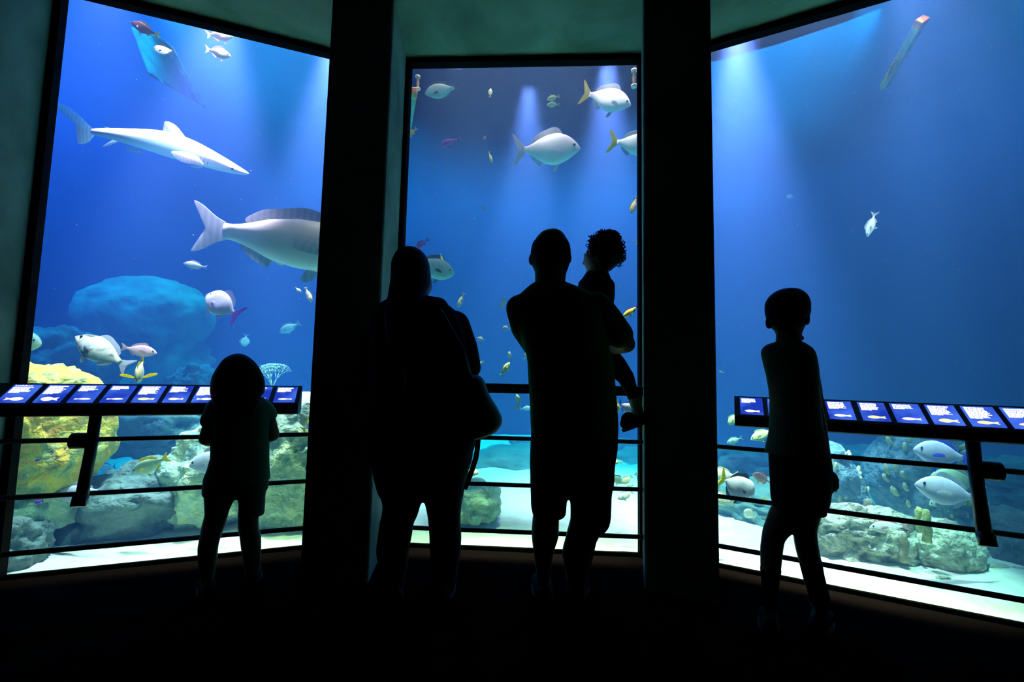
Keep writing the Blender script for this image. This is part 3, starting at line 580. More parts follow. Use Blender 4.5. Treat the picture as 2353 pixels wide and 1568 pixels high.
def fish_parts(shape, hr, tail, bend):
    key = (shape, hr, tail, bend)
    if key in _cache: return _cache[key]
    top, bot, wr = PROF[shape]; T = lambda s: smooth_prof(top, s)*hr/2; B = lambda s: -smooth_prof(bot, s)*hr/2
    tw = {'fork': .62, 'deepfork': .8, 'round': .55, 'lunate': .85, 'thin': .5}[tail]*max(hr, .26); pt, pb = T(.84), B(.84)
    if tail == 'round': tp = [(-.82, pt), (-.90, tw*.40), (-.97, tw*.5), (-1.0, tw*.3), (-1.01, 0), (-1.0, -tw*.3), (-.97, -tw*.5), (-.90, -tw*.40), (-.82, pb)]
    else:
        nk = {'fork': .95, 'deepfork': .91, 'lunate': .93, 'thin': .94}[tail]
        tp = [(-.82, pt), (-.89, tw*.30), (-.96, tw*.52), (-1.02, tw*.62), (-.985, tw*.38), (-nk, 0), (-.985, -tw*.38), (-1.02, -tw*.62), (-.96, -tw*.52), (-.89, -tw*.30), (-.82, pb)]
    fh = .16*hr + .02
    dor = [(-s, T(s) - .012) for s in (.26, .4, .55, .70)][::1]
    dor = [(-.26, T(.26) - .01), (-.33, T(.33) + fh*.8), (-.42, T(.42) + fh), (-.54, T(.54) + fh*.85), (-.64, T(.64) + fh*.95), (-.74, T(.74) + fh*.45), (-.72, T(.72) - .01), (-.55, T(.55) - .02), (-.4, T(.4) - .02)]
    ana = [(-.56, B(.56) + .01), (-.60, B(.60) - fh*.9), (-.68, B(.68) - fh*.8), (-.75, B(.75) - fh*.35), (-.73, B(.73) + .01), (-.64, B(.64) + .015)]
    pel = [(-.30, B(.30) + .015), (-.36, B(.36) - fh*1.1), (-.42, B(.42) - fh*1.0), (-.37, B(.37) + .02)]
    pec = [(0, .012), (-.08, .035), (-.16, .0), (-.15, -.045), (-.07, -.035), (0, -.014)]
    r = dict(body=body_mesh(shape, hr, bend), tail_fin=fin_mesh(tp, .012, .2, bend), dorsal_fin=fin_mesh(dor, .008, .3, bend), anal_fin=fin_mesh(ana, .008, .3, bend), pelvic_fin=fin_mesh(pel, .007, .3, bend),
             pectoral_fin=fin_mesh([(x, z) for x, z in pec], .006, .3), eye=MB().ball((0, 0, 0), 1, 10, 8).mesh('eye'))
    _cache[key] = r; return r
def fish(name, label, nose, tail_, D, hr=.32, mat='silver', fin=None, shape='std', tail='fork', dn=0.0, roll=0.0, flip=False, bend=0.0, detail=None, group=None, spread=False, tailmat=None, cat='fish', up=None):
    if D < 3.65 and nose[1] < 720: D += .45
    a = at(nose[0], nose[1], D + dn); b = at(tail_[0], tail_[1], D); ax = a - b; L = ax.length; ax.normalize()
    view = ((a+b)/2 - CAM).normalized()
    u = up if up is not None else view.cross(ax)
    if up is None and u.dot(Z) < 0: u = -u
    u = (u - ax*u.dot(ax)).normalized()
    if flip: u = -u
    if roll: u = Matrix.Rotation(math.radians(roll), 3, ax) @ u
    lat = u.cross(ax)
    px = math.hypot(nose[0]-tail_[0], nose[1]-tail_[1])
    if detail is None: detail = 0 if px < 22 else (1 if px < 34 else 2)
    P = fish_parts(shape, hr, tail, bend)
    root = thing(name, label, cat, (0, 0, 0), group)
    mt = Matrix((ax*L, lat*L, u*L)).transposed().to_4x4(); mt.translation = a
    root.matrix_world = Matrix.Translation(a) @ Matrix((ax, lat, u)).transposed().to_4x4() @ Matrix.Scale(L, 4)
    fm = FN.get(fin or mat) or FM[fin or mat]; bm_ = FM[mat]
    def part(nm, me, mt_, loc=(0, 0, 0), rot=(0, 0, 0), sc=1):
        if me.materials and me.materials[0] != mt_: me = me.copy(); me.materials.clear()
        o = link(nm, me, mt_, root); o.location = loc; o.rotation_euler = rot; o.scale = (sc,)*3 if not isinstance(sc, tuple) else sc; return o
    part('body', P['body'], bm_); part('tail_fin', P['tail_fin'], FN[tailmat] if tailmat else fm)
    if detail >= 1: part('dorsal_fin', P['dorsal_fin'], fm)
    if detail >= 2:
        part('anal_fin', P['anal_fin'], fm); part('pelvic_fin', P['pelvic_fin'], fm)
        w_ = PROF[shape][2]*hr*.5; k = 2.2 if spread else 1
        for sg in (1, -1):
            part('pectoral_fin', P['pectoral_fin'], fm, (-.26, sg*w_*.92, -hr*.10), (0, .3, -sg*(1.35 if spread else .5)), (k, k, .8*k) if spread else 1.0)
            e = part('eye', P['eye'], FM['eye'], (-.10, sg*w_*.60, hr*.13), (0, 0, 0), (.020, .008, .020))
    return root
GL, GC, GR = 'fish swimming behind the left window', 'fish swimming behind the centre window', 'fish swimming behind the right window'
def shark():
    D = 4.0
    sp = [(573, 400, 2), (556, 396, 8), (530, 386, 15), (500, 375, 21), (465, 361, 27), (430, 348, 31), (395, 337, 32), (360, 328, 29), (325, 321, 24), (290, 315, 19), (258, 309, 14), (230, 305, 10), (208, 303, 8)]
    base = at(395, 337, D); root = thing('shark', 'large pale shark with a tall back fin gliding in the upper left window', 'shark', base, GL); inv = Matrix.Translation(-base)
    vs = []; fs = []; nr = 24; s = D/FPX
    P = [at(x, y, D + .10*math.sin(i*.5)) for i, (x, y, r) in enumerate(sp)]
    up0 = (P[0] - P[-1]).normalized(); lat = up0.cross(Z).normalized(); upv = lat.cross(up0).normalized()
    for i, (x, y, r) in enumerate(sp):
        rr = r*s; fl = .62 if i < 3 else .8
        for k in range(nr):
            a = 2*math.pi*k/nr; sz = math.sin(a)
            vs.append(P[i] + lat*(rr*fl*math.cos(a)*(1.25 if i < 4 else 1)) + upv*(rr*(sz if sz > 0 else sz*.80)))
    for i in range(len(sp)-1):
        for k in range(nr): fs.append((i*nr+k, (i+1)*nr+k, (i+1)*nr+(k+1) % nr, i*nr+(k+1) % nr))
    fs += [tuple(range(nr))[::-1], tuple(range((len(sp)-1)*nr, len(sp)*nr))]
    me = mesh_from('body', vs, fs, True); me.transform(inv); o = link('body', me, FM['white'], root)
    sd = o.modifiers.new('s', 'SUBSURF'); sd.levels = sd.render_levels = 1
    def fin(nm, pts, off=0, th=.012, mat='silver', lift=0.0):
        pts = chaikin(pts, 1); n = len(pts); cx, cy = sum(p[0] for p in pts)/n, sum(p[1] for p in pts)/n
        A = [at(x, y, D + off + lift*k/n) for k, (x, y) in enumerate(pts)]; c = at(cx, cy, D + off + lift*.5)
        v = [p - _F*th*.2 for p in A] + [p + _F*th*.2 for p in A] + [c - _F*th, c + _F*th]
        f = [(i, (i+1) % n, 2*n) for i in range(n)] + [((i+1) % n + n, i+n, 2*n+1) for i in range(n)] + [(i, i+n, (i+1) % n+n, (i+1) % n) for i in range(n)]
        me = mesh_from(nm, v, f); me.transform(inv); return link(nm, me, FN[mat], root)
    fin('tail_fin', [(214, 297), (200, 284), (178, 262), (150, 242), (130, 236), (126, 240), (131, 251), (152, 262), (172, 276), (188, 292), (197, 305), (190, 318), (178, 330), (190, 332), (204, 326), (212, 316), (218, 308)], .12, .02, 'white')
    fin('dorsal_fin', [(366, 318), (374, 306), (377, 290), (378, 280), (386, 279), (398, 284), (408, 292), (420, 308), (434, 326), (400, 328)], 0, .02)
    fin('second_dorsal_fin', [(272, 306), (262, 300), (244, 296), (238, 291), (250, 293), (262, 299), (274, 304)], .05, .008)
    fin('pectoral_fin', [(455, 360), (440, 352), (415, 348), (392, 347), (398, 358), (412, 370), (430, 376), (456, 378), (470, 380)], -.12, .012, 'white')
    fin('pectoral_fin', [(450, 374), (470, 384), (452, 388), (436, 382)], .14, .010, 'white')
    fin('pelvic_fin', [(318, 342), (300, 340), (280, 337), (294, 347), (316, 352), (330, 352)], -.05, .008, 'white')
    fin('anal_fin', [(262, 320), (248, 328), (234, 338), (246, 336), (262, 330), (274, 324)], .05, .008)
    for k in range(5):
        x = 478 - k*9; y = 372 - k*3.2; fin('gill_slit', [(x, y-7), (x+2, y-6), (x-1, y+7), (x-3, y+6)], -.105, .003, 'grey')
    MB().ball(at(534, 388, D - .04), .011, 10, 8).build('eye', FM['eye'], root).data.transform(inv)
shark()
fish('grouper', 'large white grouper with a dark striped fan tail, front half hidden by the pillar', (872, 592), (448, 520), 3.75, .265, 'white', 'silver', 'grouper', 'lunate', group=GL)
F_ = fish
F_('snapper', 'small silver fish pointing left, just below the big grouper tail', (421, 606), (476, 615), 3.6, .30, 'silver', tail='thin', group=GL)
F_('small_fish', 'tiny pale fish close under the belly of the big grouper', (634, 603), (660, 606), 3.4, .5, 'silver', shape='deep', group=GL)
F_('porgy', 'plump lilac silver fish with face and eye clear, middle of the left window', (474, 678), (550, 728), 3.2, .62, 'lilac', shape='deep', tail='lunate', group=GL, tailmat='purple')
F_('small_fish', 'small green fish nose down, left of the pair by the dark pillar', (692, 673), (678, 660), 4.0, .4, 'green', group=GL)
F_('small_fish', 'slim pale green fish diving beside the dark pillar, half hidden', (716, 696), (702, 660), 3.6, .26, 'cream', shape='slender', group=GL)
F_('grunt', 'dim teal fish slanting down to the left above the girl, nearest the pillar', (642, 765), (689, 742), 5.2, .38, 'teal', group=GL)
F_('small_fish', 'dim blue fish swimming head down straight above the girl', (562, 797), (566, 768), 5.0, .6, 'teal', shape='deep', group=GL, flip=False)
F_('boxfish', 'mottled black and white fish slanting down, left window', (172, 774), (298, 845), 3.1, .38, 'mottled', 'silver', 'std', 'fork', group=GL)
F_('snapper', 'pink snapper facing right behind the mottled fish', (361, 813), (278, 798), 3.9, .32, 'pink', group=GL)
F_('yellowtail', 'pale fish seen head on with bright yellow fins spread wide like wings', (314, 880), (330, 826), 3.0, .5, 'cream', 'yellow', 'std', 'thin', dn=-.16, detail=2, group=GL, spread=True, up=CR*.35 + CU*.9 - _F*.6)
F_('wrasse', 'green blunt headed fish cut off by the left frame above the rocks', (95, 792), (-20, 770), 3.7, .42, 'green', shape='grouper', group=GL)
F_('jackfish', 'dark backed fish with a yellow tail tip near the top left corner', (300, 52), (366, 82), 3.4, .30, 'brown', 'cream', group=GL, tailmat='yellow')
F_('pufferfish', 'blunt pale fish swimming at the top end of the dim slanting timber', (352, 114), (402, 116), 3.8, .42, 'white', 'brown', 'deep', group=GL, dn=-.05)
F_('jackfish', 'upper of two glaring white fish under the brightest lamp beam', (536, 84), (474, 79), 3.7, .36, 'white', group='white fish pair under the left lamp')
F_('jackfish', 'lower of two glaring white fish under the brightest lamp beam', (531, 130), (472, 112), 3.7, .36, 'white', group='white fish pair under the left lamp')
F_('porgy', 'pale yellow green fish slanting down between the rail bars, left window', (303, 1088), (388, 1050), 3.25, .36, 'green', 'yellow', group=GL)
F_('porgy', 'pale blue fish at the left side of the girl, tail hidden behind her', (434, 1072), (560, 1050), 3.3, .40, 'silver', group=GL)
F_('porgy', 'bright white fish crossed by the bottom end of the left rail bracket', (129, 1141), (243, 1126), 3.15, .33, 'white', group=GL)
F_('angelfish', 'sliver of a pale fish edged yellow at the pillar, under the left board', (735, 965), (694, 990), 3.4, .6, 'white', 'yellow', 'deep', group=GL)
F_('small_fish', 'dim greenish fish low in front of the dark cave between the bars', (228, 1080), (266, 1072), 4.4, .5, 'teal', shape='deep', detail=1, group=GL)
tiny = [(149, 998, 'highest'), (165, 997, 'one right beside the highest'), (150, 1033, 'one just under the upper rail bar'), (119, 1047, 'one in the hollow of the coral'), (128, 1057, 'lowest in the coral hollow'), (87, 1057, 'longest, sloping, at the coral chin'), (108, 1079, 'one on the grey rock below the coral')]
for i, (x, y, w_) in enumerate(tiny):
    F_('chromis', 'tiny blue fish before the yellow coral: ' + w_, (x - (7 if i == 5 else 4), y + (4 if i == 5 else -3 + i % 3*2)), (x + (8 if i == 5 else 4), y - 3), 2.72, .34, 'blue', group='tiny blue fish by the yellow coral')
F_('chromis', 'small violet fish low down beside the grey green rock', (78, 1156), (100, 1152), 2.8, .42, 'purple', group=GL)
# centre window
F_('wrasse', 'small purple fish at the very top of the centre window, left part', (1046, 156), (1064, 160), 3.4, .34, 'purple', group=GC, detail=1)
F_('ray', 'dark green ragged fish swimming left near the top of the centre window', (976, 216), (1056, 200), 4.0, .38, 'teal', 'dark', 'std', 'fork', group=GC, bend=.25)
F_('small_fish', 'tiny green fish hanging nose up under the left lamp beam, centre window', (1128, 203), (1126, 224), 3.8, .42, 'green', group=GC, detail=1)
F_('grunt', 'upper of two small mirrored green fish between the lamp beams', (1256, 230), (1286, 221), 3.7, .36, 'green', group='mirrored pair of green fish')
F_('grunt', 'lower of two small mirrored green fish between the lamp beams', (1256, 242), (1286, 240), 3.7, .36, 'green', group='mirrored pair of green fish')
F_('jackfish', 'big silvery jack with a yellow forked tail, top right of the centre window', (1450, 243), (1336, 212), 3.64, .42, 'white', 'silver', 'std', 'lunate', group=GC, tailmat='yellow')
F_('jackfish', 'pale jack with a yellow green tail cut off by the right frame', (1520, 338), (1398, 325), 3.64, .40, 'white', 'silver', 'std', 'lunate', group=GC, tailmat='yellow')
F_('porgy', 'big glaring white fish facing right in the middle of the centre window', (1334, 342), (1180, 346), 3.64, .44, 'white', 'white', 'std', 'lunate', group=GC)
F_('wrasse', 'purple fish with a pale belly facing left, upper part of the centre window', (1008, 337), (1058, 316), 3.4, .28, 'purple', group=GC)
F_('small_fish', 'tiny dim brown fish left of the big glaring white fish', (1111, 322), (1118, 310), 4.6, .5, 'brown', group=GC, detail=1)
F_('small_fish', 'thin green fish diving below the tiny dim brown fish', (1130, 377), (1123, 348), 3.7, .24, 'green', shape='slender', group=GC)
F_('wrasse', 'orange and white fish cut off by the left frame of the centre window', (930, 318), (958, 294), 3.4, .30, 'orange', 'cream', group=GC)
F_('small_fish', 'tiny faint blue fish in the open water left of the bald man', (1118, 482), (1106, 475), 5.0, .5, 'navy', group=GC, detail=1)
F_('wrasse', 'purple fish with a yellow belly right above the head of the woman', (952, 574), (985, 549), 3.4, .30, 'purple', group=GC, tailmat='purple')
F_('grouper', 'big dark teal grouper whose tail is hidden by the head of the woman', (1044, 630), (945, 600), 4.2, .46, 'teal', 'dark', 'grouper', 'round', group=GC)
F_('small_fish', 'small bright slim fish in front of the dark teal grouper', (1017, 605), (1012, 583), 3.3, .26, 'cream', shape='slender', group=GC, detail=1)
F_('small_fish', 'slim white fish diving to the left, right of the woman shoulder', (1052, 708), (1066, 673), 3.2, .24, 'cream', shape='slender', tail='deepfork', group=GC)
F_('small_fish', 'slim pale green fish diving beside the left shoulder of the man', (1151, 710), (1162, 682), 3.5, .26, 'green', shape='slender', tail='deepfork', group=GC)
F_('jackfish', 'pale yellow fish diving beside the curls of the carried child', (1450, 494), (1463, 451), 3.1, .28, 'cream', 'yellow', group=GC)
F_('small_fish', 'tail of a white fish at the right frame above child shoulder height', (1482, 572), (1456, 550), 3.2, .30, 'white', group=GC)
F_('wrasse', 'purple and yellow fish slanting down by the elbow of the man', (1431, 730), (1467, 702), 3.1, .30, 'yellow', 'purple', group=GC, tailmat='purple')
F_('small_fish', 'small round pale fish close to the left upper arm of the man', (1155, 753), (1172, 757), 3.7, .62, 'silver', shape='deep', group=GC, detail=1)
F_('small_fish', 'small pale fish facing left in open water right of the woman arm', (1096, 776), (1114, 783), 3.7, .46, 'silver', group=GC, detail=1)
F_('small_fish', 'slim pale fish standing upright just above a larger green one', (1170, 807), (1172, 830), 3.6, .28, 'cream', shape='slender', group=GC, detail=1)
F_('snapper', 'pale green fish with its tail down, left of the man elbow', (1172, 833), (1151, 864), 3.3, .38, 'green', group=GC)
F_('small_fish', 'tail of a green fish poking out from behind the woman arm', (1092, 843), (1112, 830), 3.6, .4, 'green', group=GC, detail=1)
F_('small_fish', 'tail of a pale fish poking out at the left elbow of the man', (1214, 808), (1204, 826), 3.5, .4, 'green', group=GC, detail=1)
F_('small_fish', 'upper pale green fish of two crossing under the centre handrail', (1186, 906), (1195, 930), 3.4, .36, 'green', group=GC, detail=1)
F_('small_fish', 'lower pale green fish of two crossing under the centre handrail', (1186, 943), (1194, 925), 3.4, .36, 'green', group=GC, detail=1)
F_('small_fish', 'faint teal fish just right of the two crossing green fish', (1222, 938), (1195, 940), 5.0, .4, 'teal', group=GC, detail=1)
F_('small_fish', 'slim pale yellow fish right beside the hip of the man, under the handrail', (1421, 950), (1417, 918), 3.1, .3, 'cream', 'yellow', shape='slender', group=GC)
F_('surgeonfish', 'blue and lilac fish behind the dangling leg of the child', (1462, 948), (1420, 926), 3.1, .5, 'lilac', 'blue', 'surgeon', 'lunate', group=GC)
F_('snapper', 'cream fish pointing right behind the hanging bag strap of the woman', (1101, 1088), (1062, 1082), 3.3, .42, 'cream', group=GC)
F_('yellowtail', 'pale fish tail fork showing right beside the thigh of the man', (1395, 1062), (1430, 1062), 3.3, .34, 'cream', group=GC)
F_('grunt', 'green fish half hidden by the knee of the man, behind a cream one', (1434, 1112), (1398, 1092), 3.8, .42, 'green', group=GC)
F_('grunt', 'cream fish right of the knee of the man, between the lower bars', (1430, 1112), (1452, 1094), 3.4, .5, 'cream', shape='deep', group=GC)
F_('small_fish', 'white fish tail fork at the right frame between the lower bars', (1480, 1112), (1459, 1088), 3.3, .4, 'cream', group=GC)
F_('small_fish', 'small green fish whose tail sticks up over the third rail bar', (1437, 1124), (1455, 1116), 3.5, .4, 'green', group=GC, detail=1)
F_('goatfish', 'white fish facing down left just below the third rail bar', (1419, 1148), (1455, 1130), 3.3, .40, 'white', group=GC)
# right window
F_('snapper', 'lone white fish swimming head down in the open blue of the right window', (1994, 545), (2011, 487), 3.5, .27, 'white', tail='deepfork', group=GR)
F_('small_fish', 'faint pale fish high left of the lone white fish', (1807, 452), (1824, 452), 4.8, .5, 'silver', group=GR, detail=1)
F_('small_fish', 'tiny green fish at the edge of the pillar, mid height, right window', (1652, 853), (1664, 857), 3.6, .3, 'green', group=GR)
F_('grunt', 'green fish half behind the left end of the right sign board', (1674, 977), (1700, 948), 3.2, .44, 'green', group=GR)
F_('sea_bass', 'pale green fish with its mouth open, under the right sign board', (1725, 1012), (1778, 986), 3.1, .36, 'green', group=GR)
F_('grunt', 'smaller teal green fish below and left of the open mouthed fish', (1670, 1019), (1706, 1006), 3.4, .36, 'teal', group=GR)
F_('grunt', 'pink fish facing left beside the hip of the boy', (1729, 1091), (1774, 1110), 3.1, .44, 'pink', shape='deep', group=GR)
F_('surgeonfish', 'large lilac blue fish with face to the right beside the pillar', (1733, 1138), (1652, 1098), 2.95, .60, 'lilac', 'navy', 'surgeon', 'lunate', group=GR, tailmat='yellow')
F_('grunt', 'cream fish behind the back of the large lilac blue fish', (1630, 1090), (1696, 1094), 3.3, .42, 'cream', group=GR)
F_('grunt', 'white fish crossed by the third rail bar at the pillar, right window', (1630, 1140), (1690, 1158), 3.2, .42, 'cream', group=GR)
F_('butterflyfish', 'small round white fish over the bright sand left of the boy leg', (1709, 1174), (1735, 1192), 3.4, .66, 'cream', shape='deep', group=GR)
F_('small_fish', 'small yellow fish standing upright near the third rail bar', (1756, 1140), (1757, 1162), 3.6, .3, 'yellow', group=GR, detail=1)
F_('parrotfish', 'uppermost big silver blue fish facing left by the right rail bracket', (2098, 1034), (2234, 1056), 3.0, .42, 'lilac', 'blue', 'std', 'lunate', group='three big silver fish by the right bracket')
F_('parrotfish', 'big pale green fish between the two silver lilac ones', (2138, 1094), (2262, 1112), 3.2, .36, 'green', 'cream', 'std', 'lunate', group='three big silver fish by the right bracket')
F_('parrotfish', 'lowest and largest silver lilac fish facing left by the right bracket', (2101, 1114), (2262, 1150), 2.9, .38, 'lilac', 'silver', 'std', 'lunate', group='three big silver fish by the right bracket')
F_('snapper', 'small pale green fish under the belly of the largest silver lilac fish', (2135, 1162), (2196, 1142), 3.4, .36, 'green', group=GR)
F_('snapper', 'cream fish with a pink tail low over the rubble ridge', (1997, 1214), (2088, 1210), 3.2, .29, 'cream', 'pink', group=GR)
# ------------------------------------------------------------------ people
class Fig:
    def __init__(s, name, label, foot, R_extra=0.0):
        g = onz(*foot); s.R0 = math.hypot(g.x, g.y) + R_extra; az = math.atan2(g.x, g.y)
        s.n = Vector((math.sin(az), math.cos(az), 0)); s.r = Vector((math.cos(az), -math.sin(az), 0))
        s.root = thing(name, label, 'person', Vector((g.x, g.y, 0))); s.inv = Matrix.Translation(-s.root.location)
    def pp(s, x, y, off=0.0):
        d = ray(x, y); k = (s.R0 + off)/d.dot(s.n); return CAM + d*k, k/FPX
    def loft(s, mb, rows, n=28, sq=.9, dep=None):
        rings = []; out = []
        ys = [r[0] for r in rows]
        R_ = []
        for i in range(len(rows)-1):                     # resample smoothly
            a, b = rows[i], rows[i+1]; m_ = max(2, int(abs(b[0]-a[0])/8)); a0 = rows[max(i-1, 0)]; b1 = rows[min(i+2, len(rows)-1)]; h = b[0] - a[0]
            def tan(p0, p1, p2, j):
                s0 = (p1[j]-p0[j])/(p1[0]-p0[0]) if p1[0] != p0[0] else None; s1 = (p2[j]-p1[j])/(p2[0]-p1[0]) if p2[0] != p1[0] else None
                if s0 is None: return s1
                if s1 is None: return s0
                return 0.0 if s0*s1 <= 0 else 2*s0*s1/(s0+s1)
            for k in range(m_):
                u = k/m_; row = [a[0] + h*u]
                for j in range(1, len(a)):
                    ta, tb = tan(a0, a, b, j)*h, tan(a, b, b1, j)*h
                    row.append((2*u**3 - 3*u*u + 1)*a[j] + (u**3 - 2*u*u + u)*ta + (-2*u**3 + 3*u*u)*b[j] + (u**3 - u*u)*tb)
                R_.append(row)
        R_.append(list(rows[-1]))
        for row in R_:
            y, xl, xr = row[:3]; off = row[4] if len(row) > 4 else 0.0
            c, sc = s.pp((xl+xr)/2, y, off); hw = (xr-xl)/2*sc
            d_ = row[3] if len(row) > 3 and row[3] else hw*(dep or .92)
            for k in range(n):
                a = 2*math.pi*k/n; ca, sa = math.cos(a), math.sin(a)
                out.append(c + s.r*(hw*math.copysign(abs(ca)**sq, ca)) + s.n*(d_*math.copysign(abs(sa)**sq, sa)))
        m_ = len(R_); fs = [(i*n+k, i*n+(k+1) % n, (i+1)*n+(k+1) % n, (i+1)*n+k) for i in range(m_-1) for k in range(n)]
        fs += [tuple(range(n))[::-1], tuple(range((m_-1)*n, m_*n))]
        mb.add(out, fs)
    def limb(s, mb, pts, n=16):
        P = []; Rr = []
        for x, y, r, off in pts:
            c, sc = s.pp(x, y, off); P.append(c); Rr.append(r*sc)
        Q = []; S = []
        for i in range(len(P)-1):
            for k in range(5):
                u = k/5; Q.append(P[i].lerp(P[i+1], u)); S.append(Rr[i]*(1-u) + Rr[i+1]*u)
        Q.append(P[-1]); S.append(Rr[-1]); mb.tube(Q, S, n)
        for p, r in zip(P, Rr): mb.ball(p, r*.995, 14, 10)
    def blob(s, mb, x, y, rx, ry, off=0.0, rd=None):
        c, sc = s.pp(x, y, off); mb.ball(c, 1, 20, 14, (rx*sc, rd or rx*sc, ry*sc), (s.r, s.n, Z))
    def fuse(s, name, mb, mat, vox=.007, it=4, disp=None, parent=None):
        me = mb.mesh(name); o = bpy.data.objects.new('t', me); C.objects.link(o)
        md = o.modifiers.new('r', 'REMESH'); md.mode = 'VOXEL'; md.voxel_size = vox; md.use_smooth_shade = True
        if it: sm = o.modifiers.new('s', 'SMOOTH'); sm.iterations = it; sm.factor = .5
        bpy.context.view_layer.update()
        m2 = bpy.data.meshes.new_from_object(o.evaluated_get(bpy.context.evaluated_depsgraph_get())); bpy.data.objects.remove(o)
        if disp: disp(m2)
        m2.materials.clear(); m2.transform(s.inv); m2.polygons.foreach_set('use_smooth', [True]*len(m2.polygons))
        return link(name, m2, mat, parent or s.root)
    def raw(s, name, mb, mat, parent=None, smooth=True):
        me = mb.mesh(name, smooth); me.transform(s.inv); return link(name, me, mat, parent or s.root)
    def face(s, mb, x, y, w, off=0.0, turn=0.0, fd=None):   # nose, brow, lips, chin, ears; the face looks away from the viewer
        c, sc = s.pp(x, y, off); a = math.radians(turn); f = s.n*math.cos(a) + s.r*math.sin(a); l = Vector((f.y, -f.x, 0)); w *= sc; fd = fd or w*1.05
        for sg in (1, -1):
            mb.ball(c + l*(sg*w*.98) - Z*w*.10, 1, 12, 8, (w*.10, w*.24, w*.34), (l, f, Z))
            mb.ball(c + f*fd*.90 + l*(sg*w*.36) + Z*w*.16, w*.20, 10, 8, (1.3, .6, .45), (l, f, Z))
        mb.tube([c + f*fd*.96 + Z*w*.12, c + f*fd*1.16 - Z*w*.30, c + f*fd*1.0 - Z*w*.42], [w*.09, w*.17, w*.15], 10)
        mb.ball(c + f*fd*.93 - Z*w*.66, w*.22, 12, 8, (1.3, .6, .42), (l, f, Z))
        mb.ball(c + f*fd*.78 - Z*w*1.02, w*.34, 12, 8, (1.1, .8, .7), (l, f, Z))
        s._eyes = [(c + f*fd*.93 + l*(sg*w*.36) + Z*w*.04, w*.12) for sg in (1, -1)]
    def eyes(s, body):
        for p, r in s._eyes: s.raw('eye', MB().ball(p, r, 10, 8), FM['eyering'], body)
    def hand(s, mb, wrist, direc, nrm, size, curl=.7, mirror=1):  # palm, four bent fingers of unequal length, thumb from the side
        d = direc.normalized(); nrm = (nrm - d*nrm.dot(d)).normalized(); sd = d.cross(nrm)*mirror; k = size
        mb.ball(wrist + d*k*.26, k, 14, 10, (.27, .25, .10), (d, sd, nrm))
        mb.ball(wrist + d*k*.40, k, 14, 10, (.16, .24, .09), (d, sd, nrm))
        for i, ln in enumerate((.40, .45, .42, .33)):
            p = wrist + d*k*(.47 - .02*abs(i-1.4)) + sd*k*(.17 - .115*i); a = 0; pts = [p]; rr = [k*.052]; dd = d
            for j, seg in enumerate((.45, .32, .23)):
                a += curl*(.55 + .25*j) + .05*i; dd = d*math.cos(a) + nrm*math.sin(a); p = p + dd*ln*k*seg; pts.append(p); rr.append(k*(.050 - .006*j))
            mb.tube(pts, rr, 10)
            for q, r in zip(pts, rr): mb.ball(q, r, 10, 8)
        p = wrist + d*k*.12 + sd*k*.17; pts = [p, p + (sd*.75 + d*.55 + nrm*.3)*k*.17, p + (sd*.65 + d*1.1 + nrm*.75)*k*.26]
        mb.tube(pts, [k*.075, k*.062, k*.050], 10)
        for q, r in zip(pts, (.075, .062, .05)): mb.ball(q, k*r, 10, 8)
    def shoe(s, x, y, off, ln=.27, toe=0.0, wid=.048, mat='shoe', up=.09):   # x, y: pixel of ankle; shoe sits on the floor, toe away from viewer
        c, sc = s.pp(x, y, off); a = math.radians(toe); f = s.n*math.cos(a) + s.r*math.sin(a); l = Vector((f.y, -f.x, 0)); b = Vector((c.x, c.y, 0)); mb = MB()
        h0 = b - f*.06 + Z*.05
        mb.ball(h0 + Z*.0, 1, 16, 10, (wid*.86, .062, .05), (l, f, Z)); mb.ball(b + Z*up*.6, 1, 16, 10, (wid*.95, .068, .055), (l, f, Z))
        mb.ball(b + f*ln*.30 + Z*.042, 1, 16, 10, (wid, ln*.32, .042), (l, f, Z)); mb.ball(b + f*ln*.50 + Z*.032, 1, 16, 10, (wid*1.05, ln*.24, .032), (l, f, Z))
        o = s.fuse('shoe', mb, M[mat], .006, 3)
        so = MB(); ns = 24; vs = []
        for z in (0.0, .022):
            for k in range(ns):
                t = 2*math.pi*k/ns; yy = math.sin(t)*ln*.52 + ln*.26 - .0; ww = wid*1.08*(1 - .18*(math.sin(t) < -.3)); vs.append(b + f*yy + l*(math.cos(t)*ww) + Z*z)
        so.add(vs, [(k, (k+1) % ns, (k+1) % ns + ns, k+ns) for k in range(ns)] + [tuple(range(ns))[::-1], tuple(range(ns, 2*ns))])
        s.raw('sole', so, M['sole'], o); return o
def cloth(name, col, r=.85): return plain(name, col, r, spec=.1, bump=.15, bscale=90, var=.12, vscale=8)
M['skin'] = plain('skin', (.42, .24, .16), .55, spec=.3, var=.06, vscale=12)
M['skin2'] = plain('tanned_skin', (.30, .17, .11), .6, spec=.25)
M['hair_dark'] = plain('dark_hair', (.012, .009, .008), .6, spec=.12, bump=.5, bscale=60)
M['hair_brown'] = plain('brown_hair', (.035, .018, .010), .6, spec=.12, bump=.5, bscale=60)
M['tee_green'] = cloth('green_shirt', (.035, .16, .03)); M['tee_boy'] = cloth('grey_green_tee', (.26, .29, .20)); M['tee_teal'] = cloth('teal_tee', (.08, .40, .28))
M['shorts_grey'] = cloth('grey_shorts', (.25, .27, .24)); M['shorts_dark'] = cloth('dark_shorts', (.03, .035, .035)); M['jacket'] = cloth('black_jacket', (.008, .008, .009)); M['jeans'] = cloth('dark_trousers', (.012, .013, .018))
M['shoe'] = plain('dark_shoe', (.008, .008, .009), .8, spec=.1); M['sole'] = plain('grey_sole', (.06, .06, .06), .8); M['sock'] = cloth('pale_sock', (.45, .42, .38)); M['onesie'] = cloth('dark_toddler_top', (.02, .025, .02))
